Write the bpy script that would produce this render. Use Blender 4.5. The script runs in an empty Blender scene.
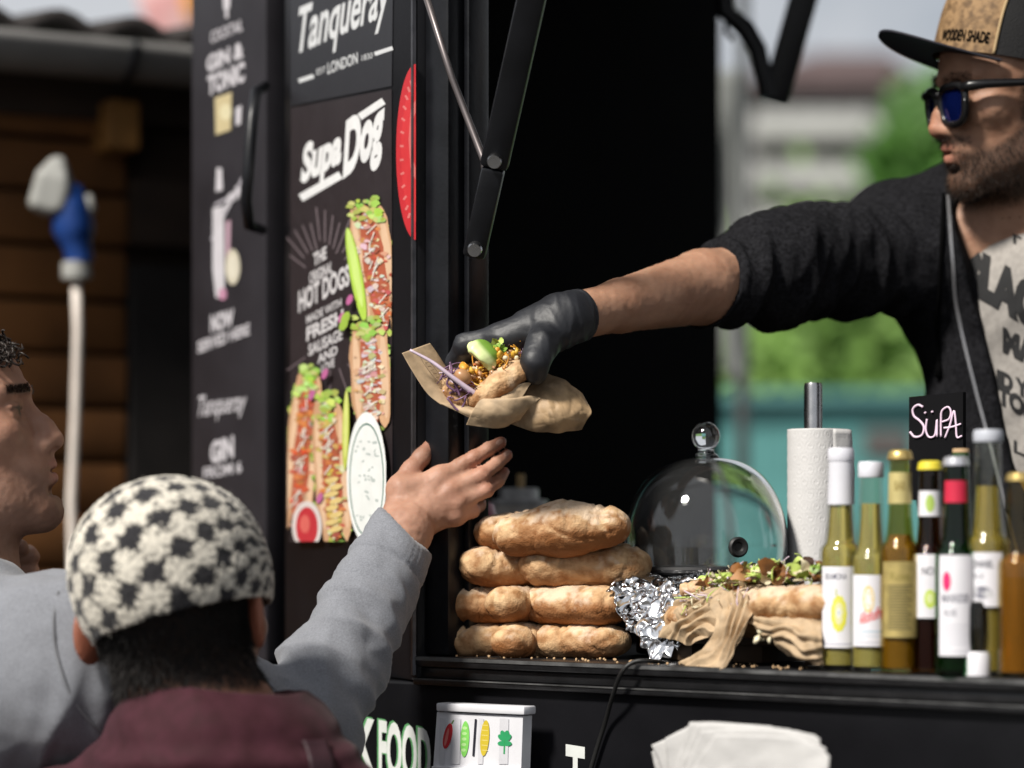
import bpy, math, random
import numpy as np
from mathutils import Vector, Matrix
from mathutils.bvhtree import BVHTree

SC = bpy.context.scene
# ---------------------------------------------------------------- camera, sky, sun, exposure
FPX, HOR, CAMZ = 2600.0, 540.0, 1.55          # focal length in px, horizon row, lens height
cd = bpy.data.cameras.new('camera'); cam = bpy.data.objects.new('camera', cd)
SC.collection.objects.link(cam)
cam.location = (0, 0, CAMZ); cam.rotation_euler = (math.radians(90), 0, 0)
cd.sensor_width = 36; cd.lens = 36 * FPX / 1024
cd.shift_y = (HOR - 384) / 1024
cd.clip_start = .05; cd.clip_end = 3000
cd.dof.use_dof = True; cd.dof.focus_distance = 2.60; cd.dof.aperture_fstop = 2.3
cd.dof.aperture_blades = 9
SC.camera = cam

SUN_AZ = Vector((-.60, -.60)).normalized(); SUN_EL = math.radians(45)
w = bpy.data.worlds.new('World'); SC.world = w; w.use_nodes = True
nt = w.node_tree
bg = nt.nodes['Background']
sky = nt.nodes.new('ShaderNodeTexSky'); sky.sky_type = 'NISHITA'; sky.sun_disc = False
sky.sun_elevation = SUN_EL; sky.sun_rotation = math.atan2(SUN_AZ.x, SUN_AZ.y)
sky.air_density = 1.0; sky.dust_density = 3.0; sky.ozone_density = 1.0
tc = nt.nodes.new('ShaderNodeTexCoord'); cn = nt.nodes.new('ShaderNodeTexNoise')
cn.inputs['Scale'].default_value = 2.2; cn.inputs['Detail'].default_value = 6; cn.inputs['Roughness'].default_value = .6
cr = nt.nodes.new('ShaderNodeValToRGB'); cr.color_ramp.elements[0].position = .24; cr.color_ramp.elements[1].position = .46
mx = nt.nodes.new('ShaderNodeMix'); mx.data_type = 'RGBA'
mx.inputs['B'].default_value = (8.2, 8.5, 9.0, 1)
nt.links.new(tc.outputs['Generated'], cn.inputs['Vector']); nt.links.new(cn.outputs['Fac'], cr.inputs['Fac'])
nt.links.new(cr.outputs['Color'], mx.inputs['Factor']); nt.links.new(sky.outputs['Color'], mx.inputs['A'])
nt.links.new(mx.outputs['Result'], bg.inputs['Color'])
bg.inputs['Strength'].default_value = .054
sd = bpy.data.lights.new('sun', 'SUN'); so = bpy.data.objects.new('sun', sd); SC.collection.objects.link(so)
sd.energy = 4.0; sd.angle = math.radians(9.0); sd.color = (1, .95, .87)
sv = Vector((SUN_AZ.x * math.cos(SUN_EL), SUN_AZ.y * math.cos(SUN_EL), math.sin(SUN_EL)))
so.rotation_euler = sv.to_track_quat('Z', 'Y').to_euler(); so.location = (-4, -6, 8)
SC.view_settings.view_transform = 'Standard'; SC.view_settings.look = 'None'
SC.view_settings.exposure = 0.45; SC.view_settings.gamma = 1; SC.view_settings.use_curve_mapping = False
SC.render.engine = 'CYCLES'
cy = SC.cycles; cy.use_denoising = True; cy.max_bounces = 12; cy.transmission_bounces = 12
cy.transparent_max_bounces = 16; cy.glossy_bounces = 5; cy.diffuse_bounces = 3
cy.caustics_reflective = False; cy.caustics_refractive = False; cy.sample_clamp_indirect = 6

# ---------------------------------------------------------------- helpers
R = math.radians
rng = np.random.default_rng(7)
def P(px, py, Y):                      # picture row / column at depth Y -> world point
    return Vector(((px - 512) / FPX * Y, Y, CAMZ + (HOR - py) / FPX * Y))
def Pn(px, py, Y): return np.array(P(px, py, Y), float)
CA, SA = math.cos(R(40)), math.sin(R(40))
def T(a, b, z):                        # truck frame: along the counter, into the truck, height
    return Vector((a * CA + b * SA, 2.6 - a * SA + b * CA, z))
def Tinv(v):
    x, y = v[0], v[1] - 2.6
    return x * CA - y * SA, x * SA + y * CA, v[2]
def on_b(px, py, b):                   # point of the vertical truck plane at depth b seen at that pixel
    rx, rz = (px - 512) / FPX, (HOR - py) / FPX
    t = (b + 2.6 * CA) / (rx * SA + CA)
    return Vector((rx * t, t, CAMZ + rz * t))
UDIR = Vector((CA, -SA, 0)); NDIR = Vector((SA, CA, 0)); UP = Vector((0, 0, 1))

def link(o, parent=None):
    SC.collection.objects.link(o)
    if parent is not None:
        o.parent = parent
        bpy.context.view_layer.update() if False else None
        o.matrix_parent_inverse = Matrix.Translation(parent.location).inverted() if parent.parent is None else Matrix.Translation(-parent_loc(parent))
    return o
def parent_loc(o):
    v = Vector(o.location)
    return v if o.parent is None else v      # parts carry no offset of their own
def thing(name, label, cat, loc=(0, 0, 0), group=None):
    o = bpy.data.objects.new(name, None); SC.collection.objects.link(o); o.location = loc
    o.empty_display_size = .05
    return tag(o, label, cat, group)
def tag(o, label=None, cat=None, group=None, kind=None):
    if label: o['label'] = label
    if cat: o['category'] = cat
    if group: o['group'] = group
    if kind: o['kind'] = kind
    return o
def mesh_np(name, V, F, m=None, parent=None, smooth=True, mats=None, midx=None, attrs=None):
    V = np.asarray(V, np.float32)
    me = bpy.data.meshes.new(name)
    if isinstance(F, np.ndarray):
        n = F.shape[1]; nf = len(F)
        me.vertices.add(len(V)); me.vertices.foreach_set('co', V.ravel())
        me.loops.add(nf * n); me.loops.foreach_set('vertex_index', F.astype(np.int32).ravel())
        me.polygons.add(nf); me.polygons.foreach_set('loop_start', np.arange(0, nf * n, n, dtype=np.int32))
        me.polygons.foreach_set('loop_total', np.full(nf, n, np.int32))
    else:
        me.from_pydata([tuple(map(float, v)) for v in V], [], [tuple(map(int, f)) for f in F])
    for q in (mats or ([m] if m else [])): me.materials.append(q)
    if midx is not None: me.polygons.foreach_set('material_index', np.asarray(midx, np.int32))
    me.update(calc_edges=True); me.validate()
    if smooth and len(me.polygons): me.polygons.foreach_set('use_smooth', np.ones(len(me.polygons), bool))
    for k, a in (attrs or {}).items():
        at = me.attributes.new(k, 'FLOAT', 'POINT'); at.data.foreach_set('value', np.asarray(a, np.float32))
    o = bpy.data.objects.new(name, me)
    if parent is None: SC.collection.objects.link(o)
    else:
        SC.collection.objects.link(o); o.parent = parent
        root = parent
        while root.parent is not None: root = root.parent
        o.matrix_parent_inverse = Matrix.Identity(4)
        if parent is root or parent.parent is None:
            o.location = -Vector(parent.location)
        else: o.location = (0, 0, 0)
    return o
class MB:
    """collects shapes for ONE mesh object"""
    def __init__(s): s.v, s.f, s.m, s.n = [], [], [], 0
    def add(s, V, F, mi=0):
        s.v += [tuple(map(float, q)) for q in V]
        s.f += [tuple(int(i) + s.n for i in f) for f in F]; s.m += [mi] * len(F); s.n += len(V); return s
    def box(s, o, ux, uy, uz, mi=0, bev=0):
        """box spanned from corner o by three edge vectors; bev: chamfer"""
        o, ux, uy, uz = map(Vector, (o, ux, uy, uz))
        if bev <= 0:
            V = [o + ux * i + uy * j + uz * k for i in (0, 1) for j in (0, 1) for k in (0, 1)]
            F = [(0, 1, 3, 2), (4, 6, 7, 5), (0, 4, 5, 1), (2, 3, 7, 6), (0, 2, 6, 4), (1, 5, 7, 3)]
            return s.add(V, F, mi)
        import bmesh
        bm = bmesh.new()
        V = [bm.verts.new(o + ux * i + uy * j + uz * k) for i in (0, 1) for j in (0, 1) for k in (0, 1)]
        for f in [(0, 1, 3, 2), (4, 6, 7, 5), (0, 4, 5, 1), (2, 3, 7, 6), (0, 2, 6, 4), (1, 5, 7, 3)]: bm.faces.new([V[i] for i in f])
        bmesh.ops.bevel(bm, geom=bm.edges[:], offset=bev, segments=2, affect='EDGES', profile=.5)
        bm.verts.index_update()
        s.add([v.co for v in bm.verts], [[v.index for v in f.verts] for f in bm.faces], mi); bm.free(); return s
    def tbox(s, a0, a1, b0, b1, z0, z1, mi=0, bev=0):
        return s.box(T(a0, b0, z0), UDIR * (a1 - a0), NDIR * (b1 - b0), UP * (z1 - z0), mi, bev)
    def tube(s, pts, r, seg=10, mi=0, cap=True):
        pts = [Vector(p) for p in pts]; rr = r if hasattr(r, '__len__') else [r] * len(pts)
        V, F = [], []; up = None
        for i, p in enumerate(pts):
            d = (pts[min(i + 1, len(pts) - 1)] - pts[max(i - 1, 0)]).normalized()
            if up is None: up = d.orthogonal().normalized()
            up = (up - d * up.dot(d)).normalized(); sd_ = d.cross(up)
            for k in range(seg):
                t = 2 * math.pi * k / seg; V.append(p + (up * math.cos(t) + sd_ * math.sin(t)) * rr[i])
        for i in range(len(pts) - 1):
            for k in range(seg): F.append((i * seg + k, i * seg + (k + 1) % seg, (i + 1) * seg + (k + 1) % seg, (i + 1) * seg + k))
        if cap: F += [tuple(range(seg))[::-1], tuple((len(pts) - 1) * seg + k for k in range(seg))]
        return s.add(V, F, mi)
    def lathe(s, c, prof, seg=32, mi=0, axis=None, arc=(0, 2 * math.pi), close=False):
        """profile of (radius, height) turned round a vertical axis at c"""
        c = Vector(c); full = abs(arc[1] - arc[0] - 2 * math.pi) < 1e-4
        nk = seg if full else seg + 1; V, F = [], []
        q = Vector(axis).to_track_quat('Z', 'Y').to_matrix() if axis is not None else Matrix.Identity(3)
        for r, z in prof:
            for k in range(nk):
                t = arc[0] + (arc[1] - arc[0]) * k / seg; V.append(c + q @ Vector((r * math.cos(t), r * math.sin(t), z)))
        for i in range(len(prof) - 1):
            for k in range(seg):
                k2 = (k + 1) % nk; F.append((i * nk + k, i * nk + k2, (i + 1) * nk + k2, (i + 1) * nk + k))
        if close: F += [tuple(range(nk))[::-1], tuple((len(prof) - 1) * nk + k for k in range(nk))]
        return s.add(V, F, mi)
    def ball(s, c, r, seg=12, mi=0, rot=None):
        r = Vector((r, r, r)) if not hasattr(r, '__len__') else Vector(r); c = Vector(c); V, F = [], []
        rot = rot or Matrix.Identity(3)
        for i in range(seg // 2 + 1):
            a = math.pi * i / (seg // 2)
            for k in range(seg):
                t = 2 * math.pi * k / seg
                V.append(c + rot @ Vector((r.x * math.sin(a) * math.cos(t), r.y * math.sin(a) * math.sin(t), r.z * math.cos(a))))
        for i in range(seg // 2):
            for k in range(seg): F.append((i * seg + k, (i + 1) * seg + k, (i + 1) * seg + (k + 1) % seg, i * seg + (k + 1) % seg))
        return s.add(V, F, mi)
    def build(s, name, m, parent=None, smooth=False, auto=None):
        ms = m if isinstance(m, (list, tuple)) else [m]
        o = mesh_np(name, np.array(s.v), s.f, parent=parent, smooth=smooth, mats=ms, midx=s.m)
        if auto: sharp(o, auto)
        return o
def sharp(o, deg=35):
    me = o.data; me.polygons.foreach_set('use_smooth', np.ones(len(me.polygons), bool))
    try: me.set_sharp_from_angle(angle=R(deg))
    except Exception: pass

# ---------------------------------------------------------------- numpy noise
def _hash(i, j, k, s):
    n = (i * 374761393 + j * 668265263 + k * 2147483647 + s * 974634777) & 0x7fffffff
    n = ((n ^ (n >> 13)) * 1274126177) & 0x7fffffff
    return ((n ^ (n >> 16)) & 0xffff) / 32767.5 - 1
def vnoise(Pt, sc=1., seed=0):
    q = np.asarray(Pt, float) * sc; i = np.floor(q).astype(np.int64); f = q - i; f = f * f * (3 - 2 * f)
    r = 0
    for a in (0, 1):
        for b in (0, 1):
            for c in (0, 1):
                wt = (f[:, 0] if a else 1 - f[:, 0]) * (f[:, 1] if b else 1 - f[:, 1]) * (f[:, 2] if c else 1 - f[:, 2])
                r = r + wt * _hash(i[:, 0] + a, i[:, 1] + b, i[:, 2] + c, seed)
    return r
def fbm(Pt, sc=1., seed=0, o=3):
    r = 0; a = 1
    for k in range(o): r = r + a * vnoise(Pt, sc * 2 ** k, seed + k * 17); a *= .5
    return r

# ---------------------------------------------------------------- signed distance modelling
def smin(a, b, k):
    if k <= 0: return np.minimum(a, b)
    h = np.clip(.5 + .5 * (b - a) / k, 0, 1); return b * (1 - h) + a * h - k * h * (1 - h)
class SDF:
    def __init__(s, M=None): s.p = []; s.M = M or Matrix.Identity(4); s.sc = s.M.to_scale()[0]
    def _w(s, v): return np.array(s.M @ Vector(v), float)
    def _add(s, f, c, r, k, op): s.p.append((f, np.asarray(c, float), float(r), k * s.sc, op)); return s
    def cap(s, a, b, ra, rb=None, k=.01, op='u', flat=None):
        """tapered capsule; flat=(direction, factor) squeezes it along a direction"""
        rb = ra if rb is None else rb
        a, b = s._w(a), s._w(b); ra *= s.sc; rb *= s.sc
        ba = b - a; L2 = max(ba @ ba, 1e-12)
        if flat is None:
            def f(p):
                pa = p - a; t = np.clip(pa @ ba / L2, 0, 1)
                return np.sqrt(((pa - t[:, None] * ba) ** 2).sum(1)) - (ra + (rb - ra) * t)
        else:
            fd = np.array((s.M.to_3x3() @ Vector(flat[0])).normalized(), float); ff = flat[1]
            def f(p):
                pa = p - a; t = np.clip(pa @ ba / L2, 0, 1); q = pa - t[:, None] * ba; h = q @ fd
                q2 = q + np.outer(h * (1 / ff - 1), fd)
                return (np.sqrt((q2 ** 2).sum(1)) - (ra + (rb - ra) * t)) * (ff * .5 + .5)
        return s._add(f, (a + b) / 2, math.sqrt(L2) / 2 + max(ra, rb) * 1.05, k, op)
    def chain(s, pts, rs, k=.01, op='u', flat=None):
        for i in range(len(pts) - 1): s.cap(pts[i], pts[i + 1], rs[i], rs[i + 1], k, op, flat)
        return s
    def ell(s, c, r, k=.01, op='u', rot=None):
        c = s._w(c); Rm = s.M.to_3x3().normalized()
        if rot is not None: Rm = Rm @ rot
        Rm = np.array(Rm, float); r = np.array(r, float) * s.sc if hasattr(r, '__len__') else np.array((r, r, r), float) * s.sc
        def f(p):
            q = (p - c) @ Rm
            k0 = np.sqrt(((q / r) ** 2).sum(1)); k1 = np.sqrt(((q / (r * r)) ** 2).sum(1)) + 1e-9
            return k0 * (k0 - 1) / k1
        return s._add(f, c, r.max(), k, op)
    def rbox(s, c, h, rd=.003, k=.005, op='u', rot=None):
        c = s._w(c); Rm = s.M.to_3x3().normalized()
        if rot is not None: Rm = Rm @ rot
        Rm = np.array(Rm, float); h = np.array(h, float) * s.sc; rd = rd * s.sc
        def f(p):
            q = np.abs((p - c) @ Rm) - (h - rd)
            return np.sqrt((np.maximum(q, 0) ** 2).sum(1)) + np.minimum(q.max(1), 0) - rd
        return s._add(f, c, np.sqrt((h ** 2).sum()), k, op)
    def half(s, c, n, k=.003):
        """keep only the side of the plane the normal points away from"""
        c = s._w(c); n = np.array((s.M.to_3x3() @ Vector(n)).normalized(), float)
        def f(p): return -((p - c) @ n)          # subtracting the positive side
        return s._add(f, c, 1e6, k, 's')
    def func(s, f, c=(0, 0, 0), r=1e6, k=.005, op='s'): return s._add(f, np.array(c, float), r, k, op)
    def eval(s, p, c=None, hd=None):
        d = np.full(len(p), 1.0)
        for f, pc, r, k, op in s.p:
            if c is not None and r < 1e5 and np.linalg.norm(c - pc) - r > hd + k + .002: continue
            v = f(p)
            if op == 'u': d = smin(d, v, k)
            elif op == 's': d = -smin(-d, v, k)
            else: d = -smin(-d, -v, k)
        return d
    def mesh(s, vox, N=14):
        lo = np.min([c - r for f, c, r, k, o in s.p if o == 'u'], 0) - 3 * vox
        hi = np.max([c + r for f, c, r, k, o in s.p if o == 'u'], 0) + 3 * vox
        nb = np.ceil((hi - lo) / (N * vox)).astype(int)
        g = np.stack(np.meshgrid(*[np.arange(n) for n in nb], indexing='ij'), -1).reshape(-1, 3)
        cen = lo + (g + .5) * N * vox; hd = math.sqrt(3) * (N + 2) * vox / 2
        act = g[np.abs(s.eval(cen)) < hd * 1.35 + .004]
        M = N + 2; ar = np.arange(M) - 1
        dim = nb * N + 4
        IDs, POS, Q = [], [], []
        L = np.stack(np.meshgrid(ar, ar, ar, indexing='ij'), -1).reshape(-1, 3)
        E = [((0,0,0),(1,0,0)),((0,1,0),(1,1,0)),((0,0,1),(1,0,1)),((0,1,1),(1,1,1)),((0,0,0),(0,1,0)),((1,0,0),(1,1,0)),
             ((0,0,1),(0,1,1)),((1,0,1),(1,1,1)),((0,0,0),(0,0,1)),((1,0,0),(1,0,1)),((0,1,0),(0,1,1)),((1,1,0),(1,1,1))]
        def gid(c): return ((c[:, 0] + 1) * dim[1] + (c[:, 1] + 1)) * dim[2] + (c[:, 2] + 1)
        for b in act:
            i0 = b * N; c = lo + (i0 + N / 2) * vox
            v = s.eval(lo + (i0 + L) * vox, c, hd).reshape(M, M, M); ins = v < 0
            if ins.all() or not ins.any(): continue
            cnt = sum(ins[x:M - 1 + x, y:M - 1 + y, z:M - 1 + z].astype(np.int8) for x in (0, 1) for y in (0, 1) for z in (0, 1))
            ci = np.argwhere((cnt > 0) & (cnt < 8))
            if not len(ci): continue
            acc = np.zeros((len(ci), 3)); n = np.zeros(len(ci))
            for e0, e1 in E:
                a = ci + e0; q = ci + e1
                va = v[a[:, 0], a[:, 1], a[:, 2]]; vb = v[q[:, 0], q[:, 1], q[:, 2]]; m = (va < 0) != (vb < 0)
                t = np.where(m, va / np.where(m, va - vb, 1), 0)[:, None]
                acc += np.where(m[:, None], a + (q - a) * t, 0); n += m
            POS.append(lo + (i0 - 1 + acc / n[:, None]) * vox); IDs.append(gid(i0 + ci - 1))
            for ax in range(3):
                sl0 = [slice(1, N + 1)] * 3; sl1 = list(sl0); sl1[ax] = slice(2, N + 2)
                A = ins[tuple(sl0)]; B = ins[tuple(sl1)]; e = np.argwhere(A != B)
                if not len(e): continue
                fl = A[e[:, 0], e[:, 1], e[:, 2]]; e = e + 1
                o1 = np.zeros(3, int); o2 = np.zeros(3, int); o1[(ax + 1) % 3] = 1; o2[(ax + 2) % 3] = 1
                cs = [gid(i0 + e - 1 - o1 - o2), gid(i0 + e - 1 - o2), gid(i0 + e - 1), gid(i0 + e - 1 - o1)]
                q = np.stack(cs, 1); q[~fl] = q[~fl][:, ::-1]; Q.append(q)
        IDs = np.concatenate(IDs); POS = np.concatenate(POS); Q = np.concatenate(Q)
        u, first = np.unique(IDs, return_index=True); V = POS[first]
        Fi = np.searchsorted(u, Q); ok = (Fi < len(u)).all(1); Fi = Fi[ok]
        ok = (u[Fi] == Q[ok]).all(1)
        return V, Fi[ok]
def islands(V, F):
    lab = np.arange(len(V))
    for _ in range(400):
        m = lab[F].min(1); new = lab.copy()
        for k in range(F.shape[1]): np.minimum.at(new, F[:, k], m)
        new = new[new]
        if (new == lab).all(): break
        lab = new
    return lab
def main_piece(V, F):
    lab = islands(V, F); u, c = np.unique(lab, return_counts=True)
    if len(u) == 1: return V, F
    print('pieces', sorted(c.tolist())[::-1][:8], [V[lab == i].mean(0).round(3).tolist() for i in u[np.argsort(-c)][:5]])
    keep = lab == u[c.argmax()]; ix = np.cumsum(keep) - 1
    return V[keep], ix[F[keep[F[:, 0]]]]
def vnormals(V, F):
    n = np.cross(V[F[:, 2]] - V[F[:, 0]], V[F[:, 3 % F.shape[1]]] - V[F[:, 1]]); N = np.zeros_like(V)
    for k in range(F.shape[1]): np.add.at(N, F[:, k], n)
    return N / (np.linalg.norm(N, axis=1)[:, None] + 1e-12)
def relax(V, F, it=2, lam=.5):
    V = V.copy()
    for _ in range(it):
        S = np.zeros_like(V); C = np.zeros(len(V))
        for k in range(F.shape[1]):
            np.add.at(S, F[:, k], V[F[:, (k + 1) % F.shape[1]]]); np.add.at(C, F[:, k], 1)
        V += lam * (S / np.maximum(C, 1)[:, None] - V)
    return V
def bvh(V, F): return BVHTree.FromPolygons([tuple(v) for v in V], [tuple(f) for f in F.tolist()])
def hit(tree, px, py, off=0.):         # where the line of sight through that pixel meets a surface
    o = Vector((0, 0, CAMZ)); d = (P(px, py, 1) - o).normalized(); h = tree.ray_cast(o, d)
    if h[0] is None: return None
    n = h[1] if h[1].dot(d) < 0 else -h[1]
    return h[0] + n * off, n
def strands(base, nrm, direc, ln, wd, name, m, parent, seed=1, curl=.3, seg=3):
    """short hairs as tapering blades growing out of a surface"""
    g = np.random.default_rng(seed); n = len(base)
    d = np.asarray(direc, float) + g.normal(0, curl, (n, 3)); d /= np.linalg.norm(d, axis=1)[:, None]
    sd_ = np.cross(d, g.normal(0, 1, (n, 3))); sd_ /= np.linalg.norm(sd_, axis=1)[:, None]
    l = ln * g.uniform(.55, 1.2, n)[:, None]; bend = g.normal(0, .35 * curl, (n, 3))
    V = []; 
    for k in range(seg + 1):
        t = k / seg; c = base + d * l * t + bend * l * t * t; wv = wd * (1 - .85 * t)
        V += [c - sd_ * wv, c + sd_ * wv]
    V = np.stack(V, 1).reshape(-1, 3); F = []
    i = np.arange(n)[:, None] * (2 * seg + 2)
    for k in range(seg): F.append(i + np.array([2 * k, 2 * k + 1, 2 * k + 3, 2 * k + 2]))
    return mesh_np(name, V, np.concatenate(F), m, parent)
def bspline(ctrl, n):
    """clamped cubic-ish curve through a control list (Catmull-Rom)"""
    c = np.asarray(ctrl, float); c = np.vstack([2 * c[0] - c[1], c, 2 * c[-1] - c[-2]]); out = []
    S = len(c) - 3
    for t in np.linspace(0, S, n):
        i = min(int(t), S - 1); f = t - i; p0, p1, p2, p3 = c[i:i + 4]
        out.append(.5 * (2 * p1 + (p2 - p0) * f + (2 * p0 - 5 * p1 + 4 * p2 - p3) * f ** 2 + (3 * p1 - p0 - 3 * p2 + p3) * f ** 3))
    return np.array(out)
def crumple(V, sc, seed, n=6):
    """straight sharp folds in random directions, as in paper that was balled up"""
    g = np.random.default_rng(seed + 500); r = 0
    for k in range(n):
        d = g.normal(0, 1, 3); d /= np.linalg.norm(d); q = (V @ d) * sc * g.uniform(.5, 1.5) + g.uniform(0, 9) + .22 * vnoise(V, sc * .5, seed + k)
        r = r + (np.abs(q - np.floor(q) - .5) * 4 - 1) * np.clip(.5 + vnoise(V, sc * .6, seed + 30 + k), 0, 1)
    return r / n ** .5
def sheet(ctrl, nu, nv, thick, name, m, parent=None, amp=0., sc=60., seed=3, smooth=True, amp2=0.):
    """thin sheet (paper, cloth, foil) swept through a net of control points, with its own thickness"""
    rows = [bspline(r, nu) for r in ctrl]; cols = np.array([bspline([r[i] for r in rows], nv) for i in range(nu)])   # nu x nv x 3
    V = cols.reshape(-1, 3)
    idx = np.arange(nu * nv).reshape(nu, nv)
    F = np.stack([idx[:-1, :-1], idx[1:, :-1], idx[1:, 1:], idx[:-1, 1:]], -1).reshape(-1, 4)
    N = vnormals(V, F)
    if amp:
        r = (1 - 2 * np.abs(vnoise(V, sc, seed))) * .6 + (1 - 2 * np.abs(vnoise(V, sc * 2.1, seed + 9))) * .3 + vnoise(V, sc * .5, seed + 4) * .5
        r = r * .45 + crumple(V, sc * .75, seed) * .8
        V = V + N * (amp * r)[:, None]; N = vnormals(V, F)
    if amp2:
        vv = np.tile(np.linspace(0, 1, nv), nu); uu = np.repeat(np.linspace(0, 1, nu), nv); q = vv * 4.6 + 1.1 * vnoise(V, 24, seed + 2) + .5 * vnoise(V, 60, seed + 3) + uu * .9
        V = V + N * (amp2 * (np.abs(q - np.floor(q) - .5) * 4 - 1) * (.4 + .6 * np.sin(math.pi * np.clip(uu * 1.1, 0, 1))))[:, None]; N = vnormals(V, F)
    B = V - N * thick; n = len(V)
    per = np.concatenate([idx[:, 0], idx[-1, 1:], idx[-2::-1, -1], idx[0, -2:0:-1]])
    rim = np.stack([per, np.roll(per, -1), np.roll(per, -1) + n, per + n], 1)
    return mesh_np(name, np.vstack([V, B]), np.vstack([F, F[:, ::-1] + n, rim[:, ::-1]]), m, parent, smooth)
# ---------------------------------------------------------------- materials
def sset(b, **kw):
    for k, v in kw.items():
        k = k.replace('_', ' ')
        if k in b.inputs: b.inputs[k].default_value = v
def mat(name, col, rough=.6, metal=0., var=.12, scale=30., bump=0., bscale=None, bdist=.002, col2=None, detail=5, ramp=(.3, .7), coat=0., **kw):
    m = bpy.data.materials.new(name); m.use_nodes = True; nt = m.node_tree; b = nt.nodes['Principled BSDF']
    c = (*col, 1); sset(b, Base_Color=c, Roughness=rough, Metallic=metal, Coat_Weight=coat, **kw)
    tc = nt.nodes.new('ShaderNodeTexCoord')
    if var or col2:
        n = nt.nodes.new('ShaderNodeTexNoise'); n.inputs['Scale'].default_value = scale; n.inputs['Detail'].default_value = detail
        nt.links.new(tc.outputs['Object'], n.inputs['Vector'])
        r = nt.nodes.new('ShaderNodeValToRGB'); r.color_ramp.elements[0].position, r.color_ramp.elements[1].position = ramp
        r.color_ramp.elements[0].color = (*(x * (1 - var) for x in col), 1)
        r.color_ramp.elements[1].color = (*col2, 1) if col2 else (*(min(1, x * (1 + var)) for x in col), 1)
        nt.links.new(n.outputs['Fac'], r.inputs['Fac']); nt.links.new(r.outputs['Color'], b.inputs['Base Color'])
        m['_ramp'] = 1
        rr = nt.nodes.new('ShaderNodeMapRange'); rr.inputs['To Min'].default_value = max(0, rough - .08); rr.inputs['To Max'].default_value = min(1, rough + .08)
        nt.links.new(n.outputs['Fac'], rr.inputs['Value']); nt.links.new(rr.outputs['Result'], b.inputs['Roughness'])
    if bump:
        n2 = nt.nodes.new('ShaderNodeTexNoise'); n2.inputs['Scale'].default_value = bscale or scale * 3; n2.inputs['Detail'].default_value = 4
        nt.links.new(tc.outputs['Object'], n2.inputs['Vector'])
        bp = nt.nodes.new('ShaderNodeBump'); bp.inputs['Strength'].default_value = bump; bp.inputs['Distance'].default_value = bdist
        nt.links.new(n2.outputs['Fac'], bp.inputs['Height']); nt.links.new(bp.outputs['Normal'], b.inputs['Normal'])
    return m
def attr_mix(m, attr, col, soft=None):
    """blend another base colour in where a mesh attribute says so"""
    nt = m.node_tree; b = nt.nodes['Principled BSDF']; a = nt.nodes.new('ShaderNodeAttribute'); a.attribute_name = attr
    x = nt.nodes.new('ShaderNodeMix'); x.data_type = 'RGBA'; x.inputs['B'].default_value = (*col, 1)
    L = b.inputs['Base Color'].links
    if L: nt.links.new(L[0].from_socket, x.inputs['A'])
    else: x.inputs['A'].default_value = b.inputs['Base Color'].default_value
    nt.links.new(a.outputs['Fac'], x.inputs['Factor']); nt.links.new(x.outputs['Result'], b.inputs['Base Color'])
    return m
def glass(name, col=(1, 1, 1), rough=.0, ior=1.45, tr=1.):
    return mat(name, col, rough, var=0, Transmission_Weight=tr, IOR=ior)
def thin_glass(name, tint, rough=.02, refl=1.):
    """thin clear wall: lets light straight through, tinted, and mirrors by its Fresnel"""
    m = bpy.data.materials.new(name); m.use_nodes = True; nt = m.node_tree; nt.nodes.clear()
    o = nt.nodes.new('ShaderNodeOutputMaterial'); t = nt.nodes.new('ShaderNodeBsdfTransparent'); g = nt.nodes.new('ShaderNodeBsdfGlossy'); x = nt.nodes.new('ShaderNodeMixShader'); f = nt.nodes.new('ShaderNodeFresnel')
    t.inputs['Color'].default_value = (*tint, 1); g.inputs['Roughness'].default_value = rough
    ge = nt.nodes.new('ShaderNodeNewGeometry'); mr = nt.nodes.new('ShaderNodeMapRange'); mr.inputs['To Min'].default_value = 1.5 * refl; mr.inputs['To Max'].default_value = 1 / (1.5 * refl)
    nt.links.new(ge.outputs['Backfacing'], mr.inputs['Value']); nt.links.new(mr.outputs['Result'], f.inputs['IOR'])      # the same wall seen from either side
    nt.links.new(f.outputs[0], x.inputs[0]); nt.links.new(t.outputs[0], x.inputs[1]); nt.links.new(g.outputs[0], x.inputs[2]); nt.links.new(x.outputs[0], o.inputs[0])
    return m
def hazy_glass(name, tint, haze):
    m = thin_glass(name, tint, .012, 1.12); nt = m.node_tree; o = nt.nodes['Material Output']; x = o.inputs[0].links[0].from_node
    d = nt.nodes.new('ShaderNodeBsdfDiffuse'); d.inputs['Color'].default_value = (.8, .8, .8, 1); y = nt.nodes.new('ShaderNodeMixShader'); y.inputs[0].default_value = haze
    nt.links.new(x.outputs[0], y.inputs[1]); nt.links.new(d.outputs[0], y.inputs[2]); nt.links.new(y.outputs[0], o.inputs[0]); return m
def skin(name, col, col2, sss=.12):
    return mat(name, col, .55, var=0, col2=col2, scale=38, bump=.35, bscale=420, bdist=.0006, Specular_IOR_Level=.38, Subsurface_Weight=sss, Subsurface_Radius=(.012, .004, .002), Subsurface_Scale=.6)
_flat = {}
def ink(col, rough=.45):
    k = tuple(round(c, 3) for c in col)
    if k not in _flat: _flat[k] = mat('printed_ink', k, rough, var=.05, scale=60)
    return _flat[k]
M = {}
M['black'] = mat('black_paint', (.006, .006, .0075), .38, var=.3, scale=9, bump=.08, bscale=160, Specular_IOR_Level=.22)
M['black_matt'] = mat('matt_black', (.002, .002, .0022), .9, var=.2, scale=8, Specular_IOR_Level=.03)
M['frame'] = mat('dark_frame_metal', (.0065, .007, .009), .34, var=.35, scale=25, bump=.1, bscale=200, Specular_IOR_Level=.35)
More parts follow.
